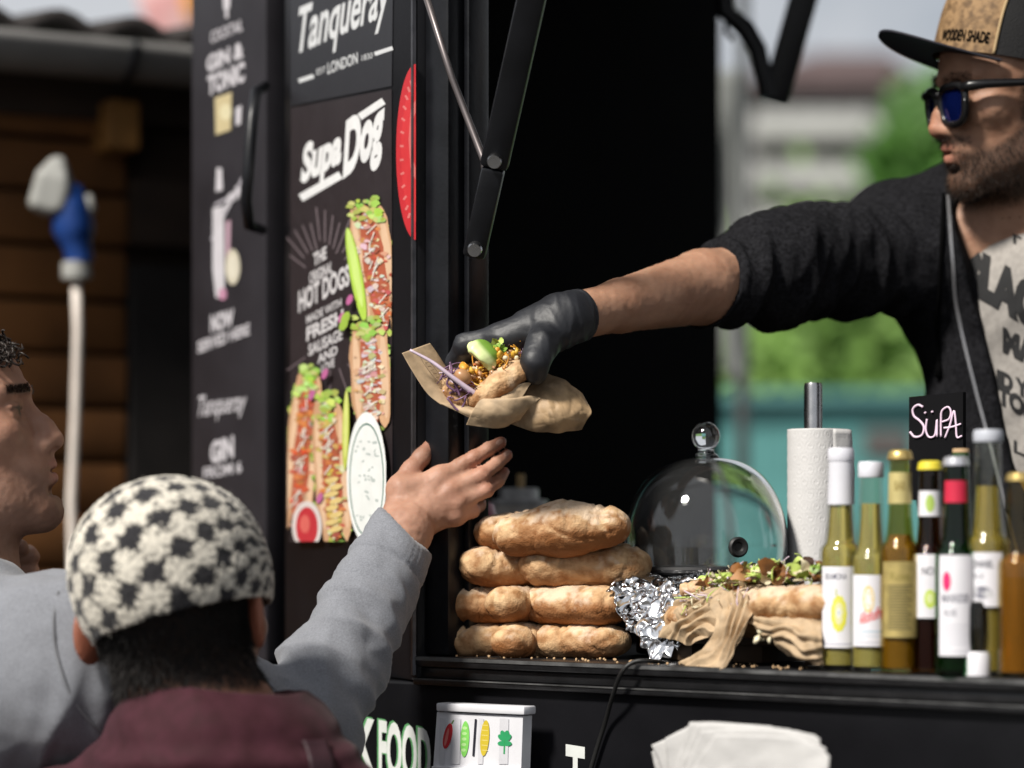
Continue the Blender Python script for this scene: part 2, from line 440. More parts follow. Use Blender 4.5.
M['panel'] = mat('dark_board_print', (.022, .020, .024), .45, var=.18, scale=14, Specular_IOR_Level=.3)
M['steel'] = mat('brushed_steel', (.45, .45, .46), .28, 1., var=.1, scale=60)
M['white_plastic'] = mat('white_plastic', (.72, .72, .76), .35, var=.05)
M['paper_white'] = mat('white_paper', (.60, .59, .585), .8, var=.05, scale=40, bump=.15, bscale=300)
M['kraft'] = mat('kraft_paper', (.43, .31, .19), .7, var=.22, scale=90, bump=.25, bscale=220, bdist=.001)
M['foil'] = mat('aluminium_foil', (.80, .80, .82), .16, 1., var=.04, bump=.2, bscale=260, bdist=.001)
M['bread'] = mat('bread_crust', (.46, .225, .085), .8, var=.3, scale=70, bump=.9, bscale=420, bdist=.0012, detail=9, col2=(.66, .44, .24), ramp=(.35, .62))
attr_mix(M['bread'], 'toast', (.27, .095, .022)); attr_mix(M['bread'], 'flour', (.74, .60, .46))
M['wood'] = mat('stained_planks', (.20, .08, .022), .7, var=.4, scale=6, bump=.3, bscale=30)
M['wood_dark'] = mat('dark_wood', (.035, .02, .012), .7, var=.4, scale=10)
M['leaf'] = mat('leaves', (.08, .22, .035), .6, var=.5, scale=3, col2=(.15, .33, .07))
M['leaf2'] = mat('pale_leaves', (.20, .37, .07), .6, var=.4, scale=3, col2=(.30, .50, .12))
M['bark'] = mat('bark', (.09, .06, .04), .9, var=.4, scale=12, bump=.5)
# ---------------------------------------------------------------- ground, far things
def ground():
    m = mat('asphalt', (.055, .053, .05), .9, var=.25, scale=2.5, bump=.4, bscale=90, bdist=.004)
    o = MB().box((-1500, -1500, -.5), (3000, 0, 0), (0, 3000, 0), (0, 0, .5)).build('ground', m); tag(o, kind='structure')
    g = mat('meadow', (.07, .15, .03), .9, var=.4, scale=.6, bump=.4, bscale=20, bdist=.03)
    V, F = [], []; n = 24                              # a grassy bank rising behind the teal fence
    for i in range(n + 1):
        for j in range(n + 1):
            x = -14 + 44 * i / n; t = j / n; y = 15.5 + 26 * t
            V.append((x, y, .004 + 2.7 * (t * t * (3 - 2 * t)) + .12 * math.sin(i * 1.7 + j)* t))
    F = [(i * (n + 1) + j, (i + 1) * (n + 1) + j, (i + 1) * (n + 1) + j + 1, i * (n + 1) + j + 1) for i in range(n) for j in range(n)]
    tag(mesh_np('grass_bank', V, F, g), kind='structure')
ground()
def tree(name, label, x, y, z0, h, cw, ch, seed, mleaf, n=2600, leaf=.2, group='trees and bushes behind the truck', cat='tree', trunk_r=.12):
    g = np.random.default_rng(seed)
    t = thing(name, label, cat, (x, y, z0), group)
    b = MB(); b.tube([(x, y, z0 - .1), (x + .05 * h * g.normal(), y, z0 + h * .45), (x + .03 * h, y, z0 + h * .85)], [trunk_r, trunk_r * .7, trunk_r * .25], 8)
    tips = []
    for k in range(9):
        a = k * 2.4 + g.uniform(0, 1); s = Vector((x, y, z0 + h * g.uniform(.3, .7)))
        e = s + Vector((math.cos(a) * cw * g.uniform(.5, .85), math.sin(a) * cw * g.uniform(.5, .85), ch * g.uniform(.1, .6)))
        b.tube([s, (s + e) / 2 + Vector((0, 0, .06 * h)), e], [trunk_r * .4, trunk_r * .28, trunk_r * .1], 6); tips.append(np.array(e))
    b.build('trunk', M['bark'], t, True)
    cl = [np.array((x, y, z0 + h - ch)) + g.normal(0, .33, 3) * (cw, cw, ch) for _ in range(16)] + tips
    c = np.array(cl)[g.integers(0, len(cl), n)] + g.normal(0, .2, (n, 3)) * (cw, cw, ch)
    d = g.normal(0, 1, (n, 3)); d /= np.linalg.norm(d, axis=1)[:, None]; s = np.cross(d, g.normal(0, 1, (n, 3))); s /= np.linalg.norm(s, axis=1)[:, None]
    L = leaf * g.uniform(.6, 1.4, (n, 1))
    V = np.stack([c - d * L * .5, c + s * L * .32, c + d * L * .5 + np.cross(d, s) * L * .1, c - s * L * .32], 1).reshape(-1, 3)
    mesh_np('crown', V, np.arange(4 * n).reshape(n, 4), mleaf, t)
    return t
tree('broadleaf_tree', 'tall dark green tree right of the pale flats beside the vendor', 5.15, 29, 1.4, 5.5, 1.1, 1.5, 11, M['leaf'], 6500, .30, trunk_r=.2)
tree('broadleaf_tree', 'lighter green tree behind the vendor reaching up to his cap', 7.3, 31, 1.4, 5.9, 1.4, 1.8, 12, M['leaf2'], 4200, .34, trunk_r=.2)
tree('bush', 'wide light green bush seen under the outstretched arm', 2.65, 19.5, .3, 3.75, 1.1, 1.2, 13, M['leaf2'], 3600, .16, cat='bush', trunk_r=.07)
tree('bush', 'darker green bush behind the drawstring of the black hoodie', 3.45, 20.5, .3, 3.7, 1.0, 1.25, 14, M['leaf'], 3000, .16, cat='bush', trunk_r=.07)
tree('bush', 'bright green bush at the dark edge of the truck opening', 1.85, 21, .35, 3.8, 1.0, 1.2, 15, M['leaf2'], 2600, .16, cat='bush', trunk_r=.07)
def flats():
    Y = 46.; c = P(800, 200, Y)
    t = thing('apartment_building', 'pale block of flats with white balcony bands and brown red roof', 'building', (c.x, Y, 0))
    wl = mat('grey_render', (.085, .085, .09), .9, var=.15, scale=.8); wb = mat('white_balcony', (.46, .45, .45), .8, var=.12, scale=1.)
    dk = mat('dark_window', (.025, .028, .03), .5, var=.2, Specular_IOR_Level=.2); rf = mat('brown_red_roof', (.075, .048, .047), .85, var=.3, scale=2)
    def x(px): return (px - 512) / FPX * Y
    def z(py): return CAMZ + (HOR - py) / FPX * Y
    MB().box((x(728), Y, 0), (x(905) - x(728), 0, 0), (0, 9, 0), (0, 0, z(92))).build('wall', wl, t)
    for (y0, y1) in ((122, 147), (172, 197), (218, 243), (268, 293)):
        MB().box((x(748), Y - 1.2, z(y1)), (x(893) - x(748), 0, 0), (0, 1.195, 0), (0, 0, z(y0) - z(y1)), bev=.03).build('balcony', wb, t)
    for (y0, y1) in ((104, 120), (150, 170), (200, 216), (246, 266)):
        wn = MB().box((x(752), Y - .06, z(y1)), (x(889) - x(752), 0, 0), (0, .055, 0), (0, 0, z(y0) - z(y1))).build('window_band', dk, t)
        mb = MB(); mb.box((x(752), Y - .1, z(y0) - .05), (x(889) - x(752), 0, 0), (0, .035, 0), (0, 0, .05))
        for k in range(7): mb.box((x(752 + k * 22), Y - .1, z(y1)), (.06, 0, 0), (0, .033, 0), (0, 0, z(y0) - z(y1) - .02))
        mb.build('frame', wb, wn)
    a, b_, c1, d = (x(722), Y - .7, z(92)), (x(916), Y - .7, z(92)), (x(916), Y + 9.6, z(92)), (x(722), Y + 9.6, z(92))
    e, f = (x(826), Y + 1.6, z(36)), (x(905), Y + 1.6, z(36))
    mesh_np('roof', [a, b_, c1, d, e, f], [(0, 1, 5, 4), (1, 2, 5), (2, 3, 4, 5), (3, 0, 4), (3, 2, 1, 0)], rf, t, smooth=False)
flats()
def teal_fence():
    Y = 13.5; tm = mat('teal_paint', (.10, .29, .28), .5, var=.15, scale=3)
    x0, x1 = P(560, 0, Y).x, P(1200, 0, Y).x
    t = thing('site_hut', 'long teal painted hut with a grey brown shutter beyond the truck', 'hut', ((x0 + x1) / 2, Y, 0))
    z1 = P(0, 402, Y).z
    MB().box((x0, Y, .0), (x1 - x0, 0, 0), (0, 2.2, 0), (0, 0, z1), bev=.02).build('wall', tm, t)
    r = MB()
    for k in range(60): r.box((x0 + (x1 - x0) * k / 60, Y - .03, .1), (.05, 0, 0), (0, .028, 0), (0, 0, z1 - .25))
    r.build('rib', tm, t)
    MB().box((x0 - .1, Y - .1, z1 + .001), (x1 - x0 + .2, 0, 0), (0, 2.4, 0), (0, 0, .05)).build('roof', mat('pale_teal_edge', (.10, .27, .27), .6), t)
    a, b = P(862, 455, Y), P(908, 430, Y)
    MB().box((a.x, Y - .06, a.z), (b.x - a.x, 0, 0), (0, .028, 0), (0, 0, b.z - a.z)).build('shutter', mat('grey_brown', (.10, .085, .08), .6), t)
teal_fence()
def bg_pole():
    Y = 6.4; c = P(738, 0, Y)
    t = thing('tent_pole', 'grey steel pole with a tied white sheet at the edge of the dark interior', 'pole', (c.x, Y, 0))
    MB().tube([(c.x + .012, Y, 0), (c.x + .012, Y, 3.2)], .016, 12).build('shaft', mat('galvanised', (.05, .055, .055), .5, .3), t, True)
    MB().tube([(c.x + .012, Y, 0), (c.x + .012, Y, .02)], .1, 16).build('base_plate', M['frame'], t, True)
    z = [P(0, y, Y).z for y in (70, 180, 300, 380)]
    sheet([[(c.x - .05, Y + .02, z[0]), (c.x - .012, Y - .02, z[0]), (c.x + .012, Y + .025, z[0])], [(c.x - .045, Y + .0, z[1]), (c.x - .02, Y + .035, z[1]), (c.x + .004, Y + .02, z[1])],
           [(c.x - .04, Y + .02, z[2]), (c.x - .02, Y, z[2]), (c.x + .002, Y + .02, z[2])], [(c.x - .035, Y, z[3]), (c.x - .02, Y + .02, z[3]), (c.x, Y, z[3])]],
          10, 30, .002, 'tied_sheet', mat('off_white_sheet', (.20, .21, .20), .8), t)
bg_pole()
# ---------------------------------------------------------------- wooden kiosk on the left
def kiosk():
    a = R(28); k = Vector((math.cos(a), math.sin(a), 0)); nn = Vector((math.sin(a), -math.cos(a), 0)); K0 = P(0, 540, 4.0)
    def K(s, d, z): q = K0 + k * s + nn * d; return Vector((q.x, q.y, z))
    def zz(py): return CAMZ + (HOR - py) / FPX * 4.1
    t = thing('wooden_kiosk', 'timber market kiosk with brown plank wall, grey gutter and dark doorway', 'kiosk', K(0, 0, 0))
    sx = lambda px: (lambda rx: (rx * K0.y - K0.x) / (k.x - rx * k.y))((px - 512) / FPX)
    sd = sx(122)
    zt = zz(120)
    b = MB(); z = .1; h = .083; i = 0
    while z < zt - .02:
        b.box(K(-1.6, 0, z), k * (1.6 + sd), nn * (.022 + .004 * (i % 3)), UP * (h - .007), bev=.008); z += h; i += 1
    b.build('plank_wall', M['wood'], t, auto=40)
    b = MB().box(K(-1.6, -.06, .0), k * 2.35, nn * .055, UP * zt)
    b.build('wall', M['wood_dark'], t)
    MB().box(K(sd + .004, -.004, .05), k * .5, nn * .03, UP * (zt - .28), bev=.004).build('door', mat('dark_door', (.014, .011, .01), .7, var=.3), t)
    MB().box(K(sd + .002, .0, zt - .2), k * .5, nn * .05, UP * .1).build('lintel', M['wood_dark'], t)
    for j in range(7):
        s0 = -1.15 + j * .27 - .055
        MB().box(K(s0, -.3, zt - .06), k * .05, nn * .39 , UP * .075, bev=.004).build('rafter', mat('rafter_wood', (.34, .16, .04), .7, var=.3) if j == 0 else bpy.data.materials['rafter_wood'], t)
    V, F = [], []; n = 120; ss = np.linspace(-1.7, .8, n)
    for s in ss:
        zz_ = .030 * abs(math.sin(s * 26))
        for d, dz in ((.11, 0.012), (-1.1, .16), (-1.1, .13), (.11, -.012)): V.append(K(s, d, zt + .10 + zz_ + dz))
    for i in range(n - 1):
        for q in range(4): F.append((i * 4 + q, i * 4 + 4 + q, i * 4 + 4 + (q + 1) % 4, i * 4 + (q + 1) % 4))
    mesh_np('roof', V, F, mat('dark_roof_tiles', (.03, .025, .024), .8, var=.3), t)
    b = MB(); r = .052; pf = []
    for q in range(13):
        ang = math.pi + math.pi * q / 12; pf.append((.15 + r * math.cos(ang), r * math.sin(ang)))
    for q in range(13):
        ang = 2 * math.pi - math.pi * q / 12; pf.append((.15 + (r - .004) * math.cos(ang), (r - .004) * math.sin(ang)))
    V = [K(s, d, zt + .085 + dz) for s in (-1.75, .82) for d, dz in pf]; m_ = len(pf)
    F = [(i, (i + 1) % m_, m_ + (i + 1) % m_, m_ + i) for i in range(m_)]
    gut = mesh_np('gutter', V, F, mat('zinc_gutter', (.24, .235, .23), .55, .1, var=.2, scale=8), t)
    gb = MB(); s0 = sx(98)
    gb.tube([K(s0 - .012, .15 + (r + .004) * math.cos(x), zt + .085 + (r + .004) * math.sin(x)) for x in np.linspace(math.pi, 2 * math.pi, 14)], .006, 6)
    gb.build('gutter_bracket', M['frame'], gut, True)
    MB().box(K(-1.55, .012, zt - .01), k * 2.3, nn * .03, UP * .07).build('fascia', M['wood_dark'], t)
    # power plug hung on the wall
    Yp = 3.78
    c = P(74, 228, Yp)
    pt = thing('power_plug', 'large blue industrial plug with grey flap and white cable on plank wall', 'plug', c)
    blue = mat('blue_plastic', (.012, .05, .22), .35, var=.1); gr = mat('grey_plastic', (.33, .33, .31), .45, var=.1); wh = mat('white_cable', (.78, .70, .63), .5, var=.1)
    ax = (P(78, 262, Yp) - P(66, 200, Yp)).normalized()
    MB().lathe(P(66, 188, Yp), [(.0, 0), (.024, .0), (.028, .02), (.031, .06), (.026, .075), (.021, .085), (.020, .11), (.015, .112), (0, .113)], 24, axis=ax).build('plug_body', blue, pt, auto=40)
    b = MB(); b.lathe(P(76, 262, Yp), [(0, 0), (.0205, 0), (.0215, .006), (.0215, .024), (.012, .028), (0, .028)], 20, axis=(0.05, 0, -1)); b.build('collar', gr, pt, auto=40)
    s = SDF(); s.rbox(P(54, 194, Yp), (.029, .034, .033), .014, rot=Matrix.Rotation(.28, 3, 'Y')); s.cap(P(58, 170, Yp), P(64, 178, Yp), .02, .02, .015); s.half(P(60, 214, Yp), (.35, 0, -1)); s.half(P(73, 190, Yp), (1, 0, .25))
    V, F = s.mesh(.003); mesh_np('flap', V, F, gr, pt)
    MB().tube([P(86, 196, Yp), P(90, 208, Yp), P(84, 222, Yp)], [.008, .009, .007], 10).build('hinge', gr, pt, True)
    MB().tube([P(76, 280, Yp), P(78, 330, Yp - .004), P(75.5, 420, Yp + .004), P(71.5, 500, Yp), P(73, 560, Yp), P(72, 700, Yp), (P(60, 0, Yp).x, Yp - .05, .6), (P(20, 0, Yp).x, Yp - .1, .02)], .0072, 12).build('cable', wh, pt, True)
    # banner above the roof
    Yb = 7.5
    t2 = thing('banner_flag', 'pink and white cloth banner with orange corner above the kiosk roof', 'banner', (P(150, 0, Yb).x, Yb, 0))
    MB().tube([(P(196, 0, Yb).x, Yb + .05, 0), (P(196, 0, Yb).x, Yb + .05, 3.6)], .02, 10).build('pole', M['steel'], t2, True)
    def net(q, dy=0): return [[Pn(x, y, Yb + dy) for x, y in row] for row in q]
    sheet(net([[(132, -50), (160, -60), (194, -60)], [(138, 0), (165, 5), (194, 0)], [(152, 34), (170, 40), (194, 36)]]), 10, 12, .003, 'cloth', mat('pink_cloth', (.72, .24, .24), .8, var=.1, scale=6, col2=(.85, .7, .68)), t2, amp=.02, sc=4)
    sheet(net([[(176, -60), (185, -62), (194, -60)], [(180, -10), (188, -8), (194, -6)], [(186, 18), (190, 20), (194, 20)]], -.05), 8, 8, .003, 'corner_patch', mat('orange_cloth', (.75, .33, .06), .8), t2)
kiosk()
# ---------------------------------------------------------------- food truck
ZC = CAMZ - .1195                        # counter top
truck = thing('food_truck', 'black street food truck with open serving hatch and wooden free black counter'.replace('wooden free ', ''), 'food truck', T(.9, .8, 0))
def glyphs(s, bold=.0, shear=0., spacing=1.):
    c = bpy.data.curves.new('glyph', 'FONT'); c.body = s; c.size = 1; c.offset = bold; c.shear = shear; c.space_character = spacing
    c.resolution_u = 4; c.fill_mode = 'BOTH'
    o = bpy.data.objects.new('glyph', c); SC.collection.objects.link(o); bpy.context.view_layer.update()
    me = bpy.data.meshes.new_from_object(o)
    V = np.array([v.co[:] for v in me.vertices], float); F = [tuple(p.vertices) for p in me.polygons]
    bpy.data.objects.remove(o); bpy.data.curves.remove(c); bpy.data.meshes.remove(me)
    return V, F
class Board:
    """flat printed artwork on a real plane: shapes go down as thin inks, each a little above the one below"""
    def __init__(s, org, nrm): s.o = Vector(org); s.n = Vector(nrm).normalized(); s.mb = MB(); s.mats = []; s.h = .0004; s.clip = None
    def px(s, x, y, h=0):
        c = Vector((0, 0, CAMZ)); d = P(x, y, 1) - c; t = (s.o - c).dot(s.n) / d.dot(s.n); return c + d * t + s.n * h
    def mi(s, col):
        m = ink(col) if not isinstance(col, bpy.types.Material) else col
        if m not in s.mats: s.mats.append(m)
        return s.mats.index(m)
    def poly(s, pts, col, fan=False):
        if s.clip: pts = [(max(291, min(x, s.clip)), min(y, 541.5)) for x, y in pts]
        s.h += .000007; V = [s.px(x, y, s.h) for x, y in pts]
        if fan:
            c = sum(V, Vector()) / len(V); n = len(V); s.mb.add(V + [c], [(i, (i + 1) % n, n) for i in range(n)], s.mi(col))
        else: s.mb.add(V, [tuple(range(len(V)))], s.mi(col))
    def ell(s, x, y, rx, ry, col, rot=0, n=28):
        c, q = math.cos(rot), math.sin(rot)
        s.poly([(x + rx * math.cos(t) * c - ry * math.sin(t) * q, y + rx * math.cos(t) * q + ry * math.sin(t) * c) for t in np.linspace(0, 2 * math.pi, n, endpoint=False)], col, True)
    def line(s, a, b, wd, col):
        d = Vector((b[0] - a[0], b[1] - a[1], 0)).normalized(); q = (-d.y * wd / 2, d.x * wd / 2)
        s.poly([(a[0] + q[0], a[1] + q[1]), (b[0] + q[0], b[1] + q[1]), (b[0] - q[0], b[1] - q[1]), (a[0] - q[0], a[1] - q[1])], col)
    def text(s, t, a, b, hgt, col, bold=.0, shear=0., up=None):
        """lettering whose baseline runs from a to b (picture points), capitals hgt high"""
        V, F = glyphs(t, bold, shear)
        x0, x1 = V[:, 0].min(), V[:, 0].max(); s.h += .000007
        out = []
        for v in V:
            u = (v[0] - x0) / (x1 - x0); w_ = v[1] / .7
            out.append(s.px(a[0] + (b[0] - a[0]) * u, a[1] + (b[1] - a[1]) * u - hgt * w_, s.h))
        s.mb.add(out, F, s.mi(col)); return s
    def build(s, name, parent): return s.mb.build(name, s.mats, parent)

def truck_shell():
    bk, mt, fr = M['black'], M['black_matt'], M['frame']
    A0, A1 = -.13, 2.3
    MB().tbox(-.75, A1, .012, .04, .42, ZC - .0275, bev=.003).build('side_panel', bk, truck)
    c = MB(); c.tbox(A0 - .006, A1, 0, .52, ZC - .011, ZC, bev=.0018); c.tbox(A0 - .004, A1, .006, .5, ZC - .0225, ZC - .0115, bev=.0012); c.tbox(A0 - .006, A1, .002, .1, ZC - .030, ZC - .023, bev=.0015)
    MB().tbox(A0 - .006, A1, -.0012, -.0001, ZC - .0045, ZC - .001).build('counter_edge_trim', mat('worn_edge_metal', (.12, .12, .12), .45, .5, var=.5, scale=40), truck); MB().tbox(A0 - .006, A1, .0008, .0018, ZC - .0245, ZC - .0232).build('counter_edge_trim', bpy.data.materials['worn_edge_metal'], truck)  # paler strips paint the highlight along the counter rim and its groove
    c.build('counter', mat('worn_black_counter', (.010, .010, .011), .34, var=.4, scale=30, bump=.25, bscale=130), truck, auto=40)
    MB().tbox(A0, A1, .06, 1.62, .44, .5).build('floor', mt, truck)
    MB().tbox(-1.0, A1, -.0, 1.7, 2.92, 2.98, bev=.01).build('roof', bk, truck)
    MB().tbox(A0 + .005, -.092, .008, .05, ZC + .0005, 2.9185, bev=.004).build('window_post', fr, truck, auto=40)
    MB().tbox(-.0905, -.083, .03, .062, ZC + .0005, 2.9185, bev=.002).build('inner_post', fr, truck, auto=40)
    MB().tbox(-.0905, A1, .01, .05, 2.86, 2.9185).build('window_header', fr, truck)
    p0, p1 = Vector((-.375, 3.29, .4)), T(-.883, 1.6, .4)
    d = (p1 - p0); q = Vector((d.y, -d.x, 0)).normalized()
    MB().box(p0, d, -q * .03, UP * 2.51).build('end_wall', mt, truck)
    MB().tbox(-.88, A1, 1.6, 1.63, .4, 1.49).build('rear_panel', mt, truck)
    MB().tbox(-.88, A1, 1.6, 1.63, 2.64, 2.915).build('rear_header', mt, truck)
    MB().tbox(A1, A1 + .03, .0, 1.63, .4, 2.915).build('end_wall', mt, truck)
    MB().tbox(A0, .55, .42, .9, 1.0, 1.04).build('work_shelf', mt, truck)
    ch = MB().tbox(-.75, A1, .2, 1.5, .3, .42).build('chassis', mt, truck)
    for a in (.1, 1.7):
        for b in (.16, 1.5):
            cc = T(a, b, .30); wv = MB(); wv.lathe(cc - NDIR * .09, [(.0, 0), (.15, 0), (.17, .02), (.17, .0), (.28, .0), (.30, .02), (.30, .16), (.28, .18), (0, .18)], 28, axis=NDIR)
            w_ = wv.build('wheel', mat('tyre_rubber', (.02, .02, .02), .8), truck, auto=40)
    # raised hatch over the opening
    h0 = T(-.1, .0, 2.985); dv = (-NDIR * .30 + UP * .80)
    MB().box(h0, UDIR * 2.35, dv, (NDIR * .75 + UP * .38).normalized() * .03, bev=.006).build('hatch', bk, truck, auto=40)
    # gas strut of the hatch
    g = MB()
    a, b_ = on_b(474, 256, -.03), P(533, -8, 2.50); far = a + (b_ - a) * 2.6
    dd = (b_ - a).normalized(); m1 = a + (b_ - a) * .33
    side = dd.cross(Vector((0, 1, 0))).normalized(); nrm = side.cross(dd).normalized()
    for s0, s1, wd in ((0, .345, .023), (.345, 2.6, .028)):
        p = a + (b_ - a) * s0; q = a + (b_ - a) * s1
        g.box(p - side * wd / 2 - nrm * .011, q - p, side * wd, nrm * .022, bev=.004)
    st = g.build('hatch_arm', M['frame'], truck, auto=40)
    k = MB()
    for f in (.04, .38): 
        k = MB(); cc = a + (b_ - a) * f; k.lathe(cc + nrm * -.02, [(0, 0), (.0065, .0), (.0075, .003), (.0075, .042), (.006, .045), (0, .045)], 16, axis=nrm); k.build('bolt', M['steel'], st, auto=40)
    MB().tube([P(424, -10, 2.62), P(452, 78, 2.62), P(484, 160, 2.61), P(487, 180, 2.60)], [.0035, .0035, .004, .005], 8).build('stay_rod', mat('dull_rod', (.16, .14, .14), .4, .7), truck, True)
    k = MB(); k.ball(P(488, 176, 2.60), .007, 12); k.tube([P(486, 182, 2.6), P(483, 195, 2.6)], .004, 8); k.tube([P(484, 176, 2.595), P(496, 172, 2.59)], .0035, 8); k.build('rod_end', M['steel'], truck, True)
    for (py0, py1) in ((350, 420),):
        pass
    # arms of the rear hatch at upper right
    Yh = 3.5
    b = MB(); b.tube([P(714, -472, Yh), P(719, -60, Yh), P(726, 12, Yh), P(745, 28, Yh), P(758, 50, Yh), P(764, 78, Yh), P(768, 98, Yh)], [.013, .013, .013, .014, .013, .012, .010], 10)
    q0, q1 = P(775, 101, Yh), P(936, -472, Yh); s_ = (q1 - q0).normalized().cross(Vector((0, 1, 0))).normalized()
    b.box(q0 - s_ * .019, q1 - q0, s_ * .038, Vector((0, .02, 0)), bev=.003)
    b.tube([P(728, 10, Yh), P(726, 32, Yh), P(733, 40, Yh)], .0035, 8)
    b.build('rear_hatch_arm', M['frame'], truck, auto=40)
truck_shell()

WHT = (.72, .72, .72)
def panels():
    fr = M['frame']
    # --- near menu door, hinged at the window post
    e1, e0 = P(416.5, 540, 2.684), P(284, 540, 3.02); ud = (e1 - e0); ud.z = 0
    n = Vector((ud.y, -ud.x, 0)).normalized(); n = n if n.y < 0 else -n
    base = Vector((e0.x, e0.y, ZC - .0265))
    d1 = MB().box(base, ud, -n * .035, UP * 1.47, bev=.004).build('menu_door', M['black'], truck, auto=40)
    B = Board(e0 + n * .0005, n)
    B.poly([(291, -40), (394, -60), (392, 86), (291, 106)], (.018, .018, .022)); B.poly([(291, 108), (392, 89), (393, 541), (290, 542)], (.022, .016, .018))
    # upper poster
    g = (.60, .61, .62)
    B.text('Tanqueray', (299, 52), (391, 12), 44, g, .02, .35); B.line((299, 81), (314, 76), 4, g); B.line((375, 54), (393, 48), 4, g)
    B.text('EST', (317, 75), (326, 72), 6, g); B.text('LONDON', (328, 74), (358, 63), 11, g, .015); B.text('1830', (362, 61), (373, 58), 6, g)
    # lower poster
    B.text('Supa', (301, 182), (342, 160), 34, WHT, .05, .25); B.text('Dog', (343, 176), (385, 143), 50, WHT, .05, .2)
    B.line((360, 117), (384, 101), 7, WHT); B.line((301, 198), (341, 175), 8, WHT)
    for i in range(15):
        a = -2.7 + i * .19; r0, r1 = 34 + (i * 7) % 9, 62 + (i * 13) % 17
        B.line((325 + r0 * math.cos(a) * .62, 282 + r0 * math.sin(a)), (325 + r1 * math.cos(a) * .62, 282 + r1 * math.sin(a)), 1.5, (.14, .11, .12))
    for i in range(7):
        a = .6 + i * .32; B.line((330 + 30 * math.cos(a), 340 + 30 * math.sin(a)), (330 + 52 * math.cos(a), 340 + 52 * math.sin(a)), 1.4, (.13, .1, .11))
    for s, a, b_, h, sz in (('THE', (314, 266), (327, 258), 12, .04), ('ORIGINAL', (310, 284), (333, 272), 11, .03), ('HOT DOGS', (299, 312), (350, 284), 20, .04), ('MADE WITH', (307, 324), (342, 306), 8, .02),
                            ('FRESH', (307, 341), (344, 322), 13, .04), ('SAUSAGE', (309, 356), (343, 339), 11, .03), ('AND', (318, 364), (338, 354), 9, .03), ('LOVE', (322, 373), (335, 366), 8, .03)):
        B.text(s, a, b_, h, (.55, .53, .54), sz)
    bun, red, grn, ylw, crm, pnk, org = (.58, .34, .19), (.46, .10, .055), (.30, .44, .08), (.60, .42, .10), (.68, .60, .50), (.60, .33, .29), (.56, .22, .07)
    B.clip = 392.5
    def hotdog(x, y, L, wd, rot, seed, top=grn, fill=(red, ylw, pnk, org, crm)):
        g = random.Random(seed); c, s = math.cos(rot), math.sin(rot)
        def q(u, v): return (x + u * c - v * s, y + u * s + v * c)
        def blob(u, v, r, col, el=.7):
            p = q(u, v); a0 = g.uniform(0, 6); n = 9
            B.poly([(p[0] + r * math.cos(t) * (1 + .28 * math.sin(3 * t + a0)) , p[1] + r * el * math.sin(t) * (1 + .28 * math.cos(2 * t + a0))) for t in np.linspace(0, 6.28, n, endpoint=False)], tuple(max(0, k * g.uniform(.72, 1.12)) for k in col), True)
        for k in range(46):                             # ragged lettuce and sauce round the outside
            t = g.uniform(0, 6.28); blob(L * 1.02 * math.cos(t), wd * 1.12 * math.sin(t), g.uniform(2.2, 4.6), g.choice(((.24, .38, .06), (.36, .50, .10), (.45, .58, .18), (.12, .2, .03))))
        for v0, cc in ((-.62, (.58, .35, .20)), (.62, (.52, .30, .17))):
            B.poly([q(L * .98 * math.cos(t), wd * (v0 + .46 * math.sin(t)) * (1 + .06 * math.sin(7 * t))) for t in np.linspace(0, 6.28, 26, endpoint=False)], cc, True)
            B.poly([q(L * .8 * math.cos(t), wd * (v0 * 1.15 + .20 * math.sin(t))) for t in np.linspace(0, 6.28, 22, endpoint=False)], (.68, .46, .30), True)
        B.poly([q(L * .96 * math.cos(t), wd * .55 * math.sin(t) * (1 + .1 * math.sin(9 * t))) for t in np.linspace(0, 6.28, 30, endpoint=False)], (.40, .10, .05), True)
        for k in range(150):
            u, v = g.uniform(-.95, .93), g.gauss(0, .36); v = max(-.8, min(.8, v)) * math.sqrt(1 - u * u)
            blob(u * L, v * wd, g.uniform(1.3, 4.0), g.choice(fill), g.uniform(.4, .9))
        for k in range(24): blob(-L * g.uniform(.70, 1.10), wd * g.uniform(-.8, .8), g.uniform(2.2, 5), (.36, .52, .09) if g.random() < .6 else (.52, .62, .2))
        for k in range(12): u = g.uniform(-.8, .8); p, p2 = q(u * L, wd * g.uniform(-.5, .1)), q((u + .12) * L, wd * g.uniform(-.1, .5)); B.line(p, p2, 1.1, (.74, .70, .62))
    hotdog(376, 268, 66, 20, 1.42, 1, fill=(red, pnk, crm, org, (.5, .12, .1), (.7, .66, .6)))
    B.ell(358, 275, 6, 48, (.42, .62, .08), -.18); B.ell(357, 268, 3.5, 40, (.55, .72, .2), -.18)
    hotdog(373, 376, 54, 19, 1.52, 2, fill=(crm, pnk, (.68, .6, .5), (.55, .4, .2), (.7, .66, .6)))
    hotdog(306, 452, 80, 15, 1.66, 3, fill=(red, org, (.6, .1, .04), pnk))
    hotdog(337, 472, 72, 16.5, 1.50, 4, fill=(org, ylw, crm, red, (.6, .5, .2)))
    for k in range(8): B.ell(338 + (k % 2) * 4, 480 + k * 7, 7, 3, (.66, .5, .2), -.25, 10)
    B.ell(352, 430, 3.4, 40, (.45, .52, .08), .02); B.ell(352, 425, 2, 34, (.62, .66, .2), .02)
    B.ell(313, 526, 15, 25, (.62, .56, .54)); B.ell(313, 527, 11, 20, (.46, .03, .04)); B.ell(311, 524, 5, 9, (.60, .12, .10))
    B.ell(373, 478, 20, 66, (.80, .82, .80)); B.ell(373, 480, 17.5, 57, (.07, .16, .13)); B.ell(373, 480, 16.4, 55, (.76, .78, .76))
    g = random.Random(8)
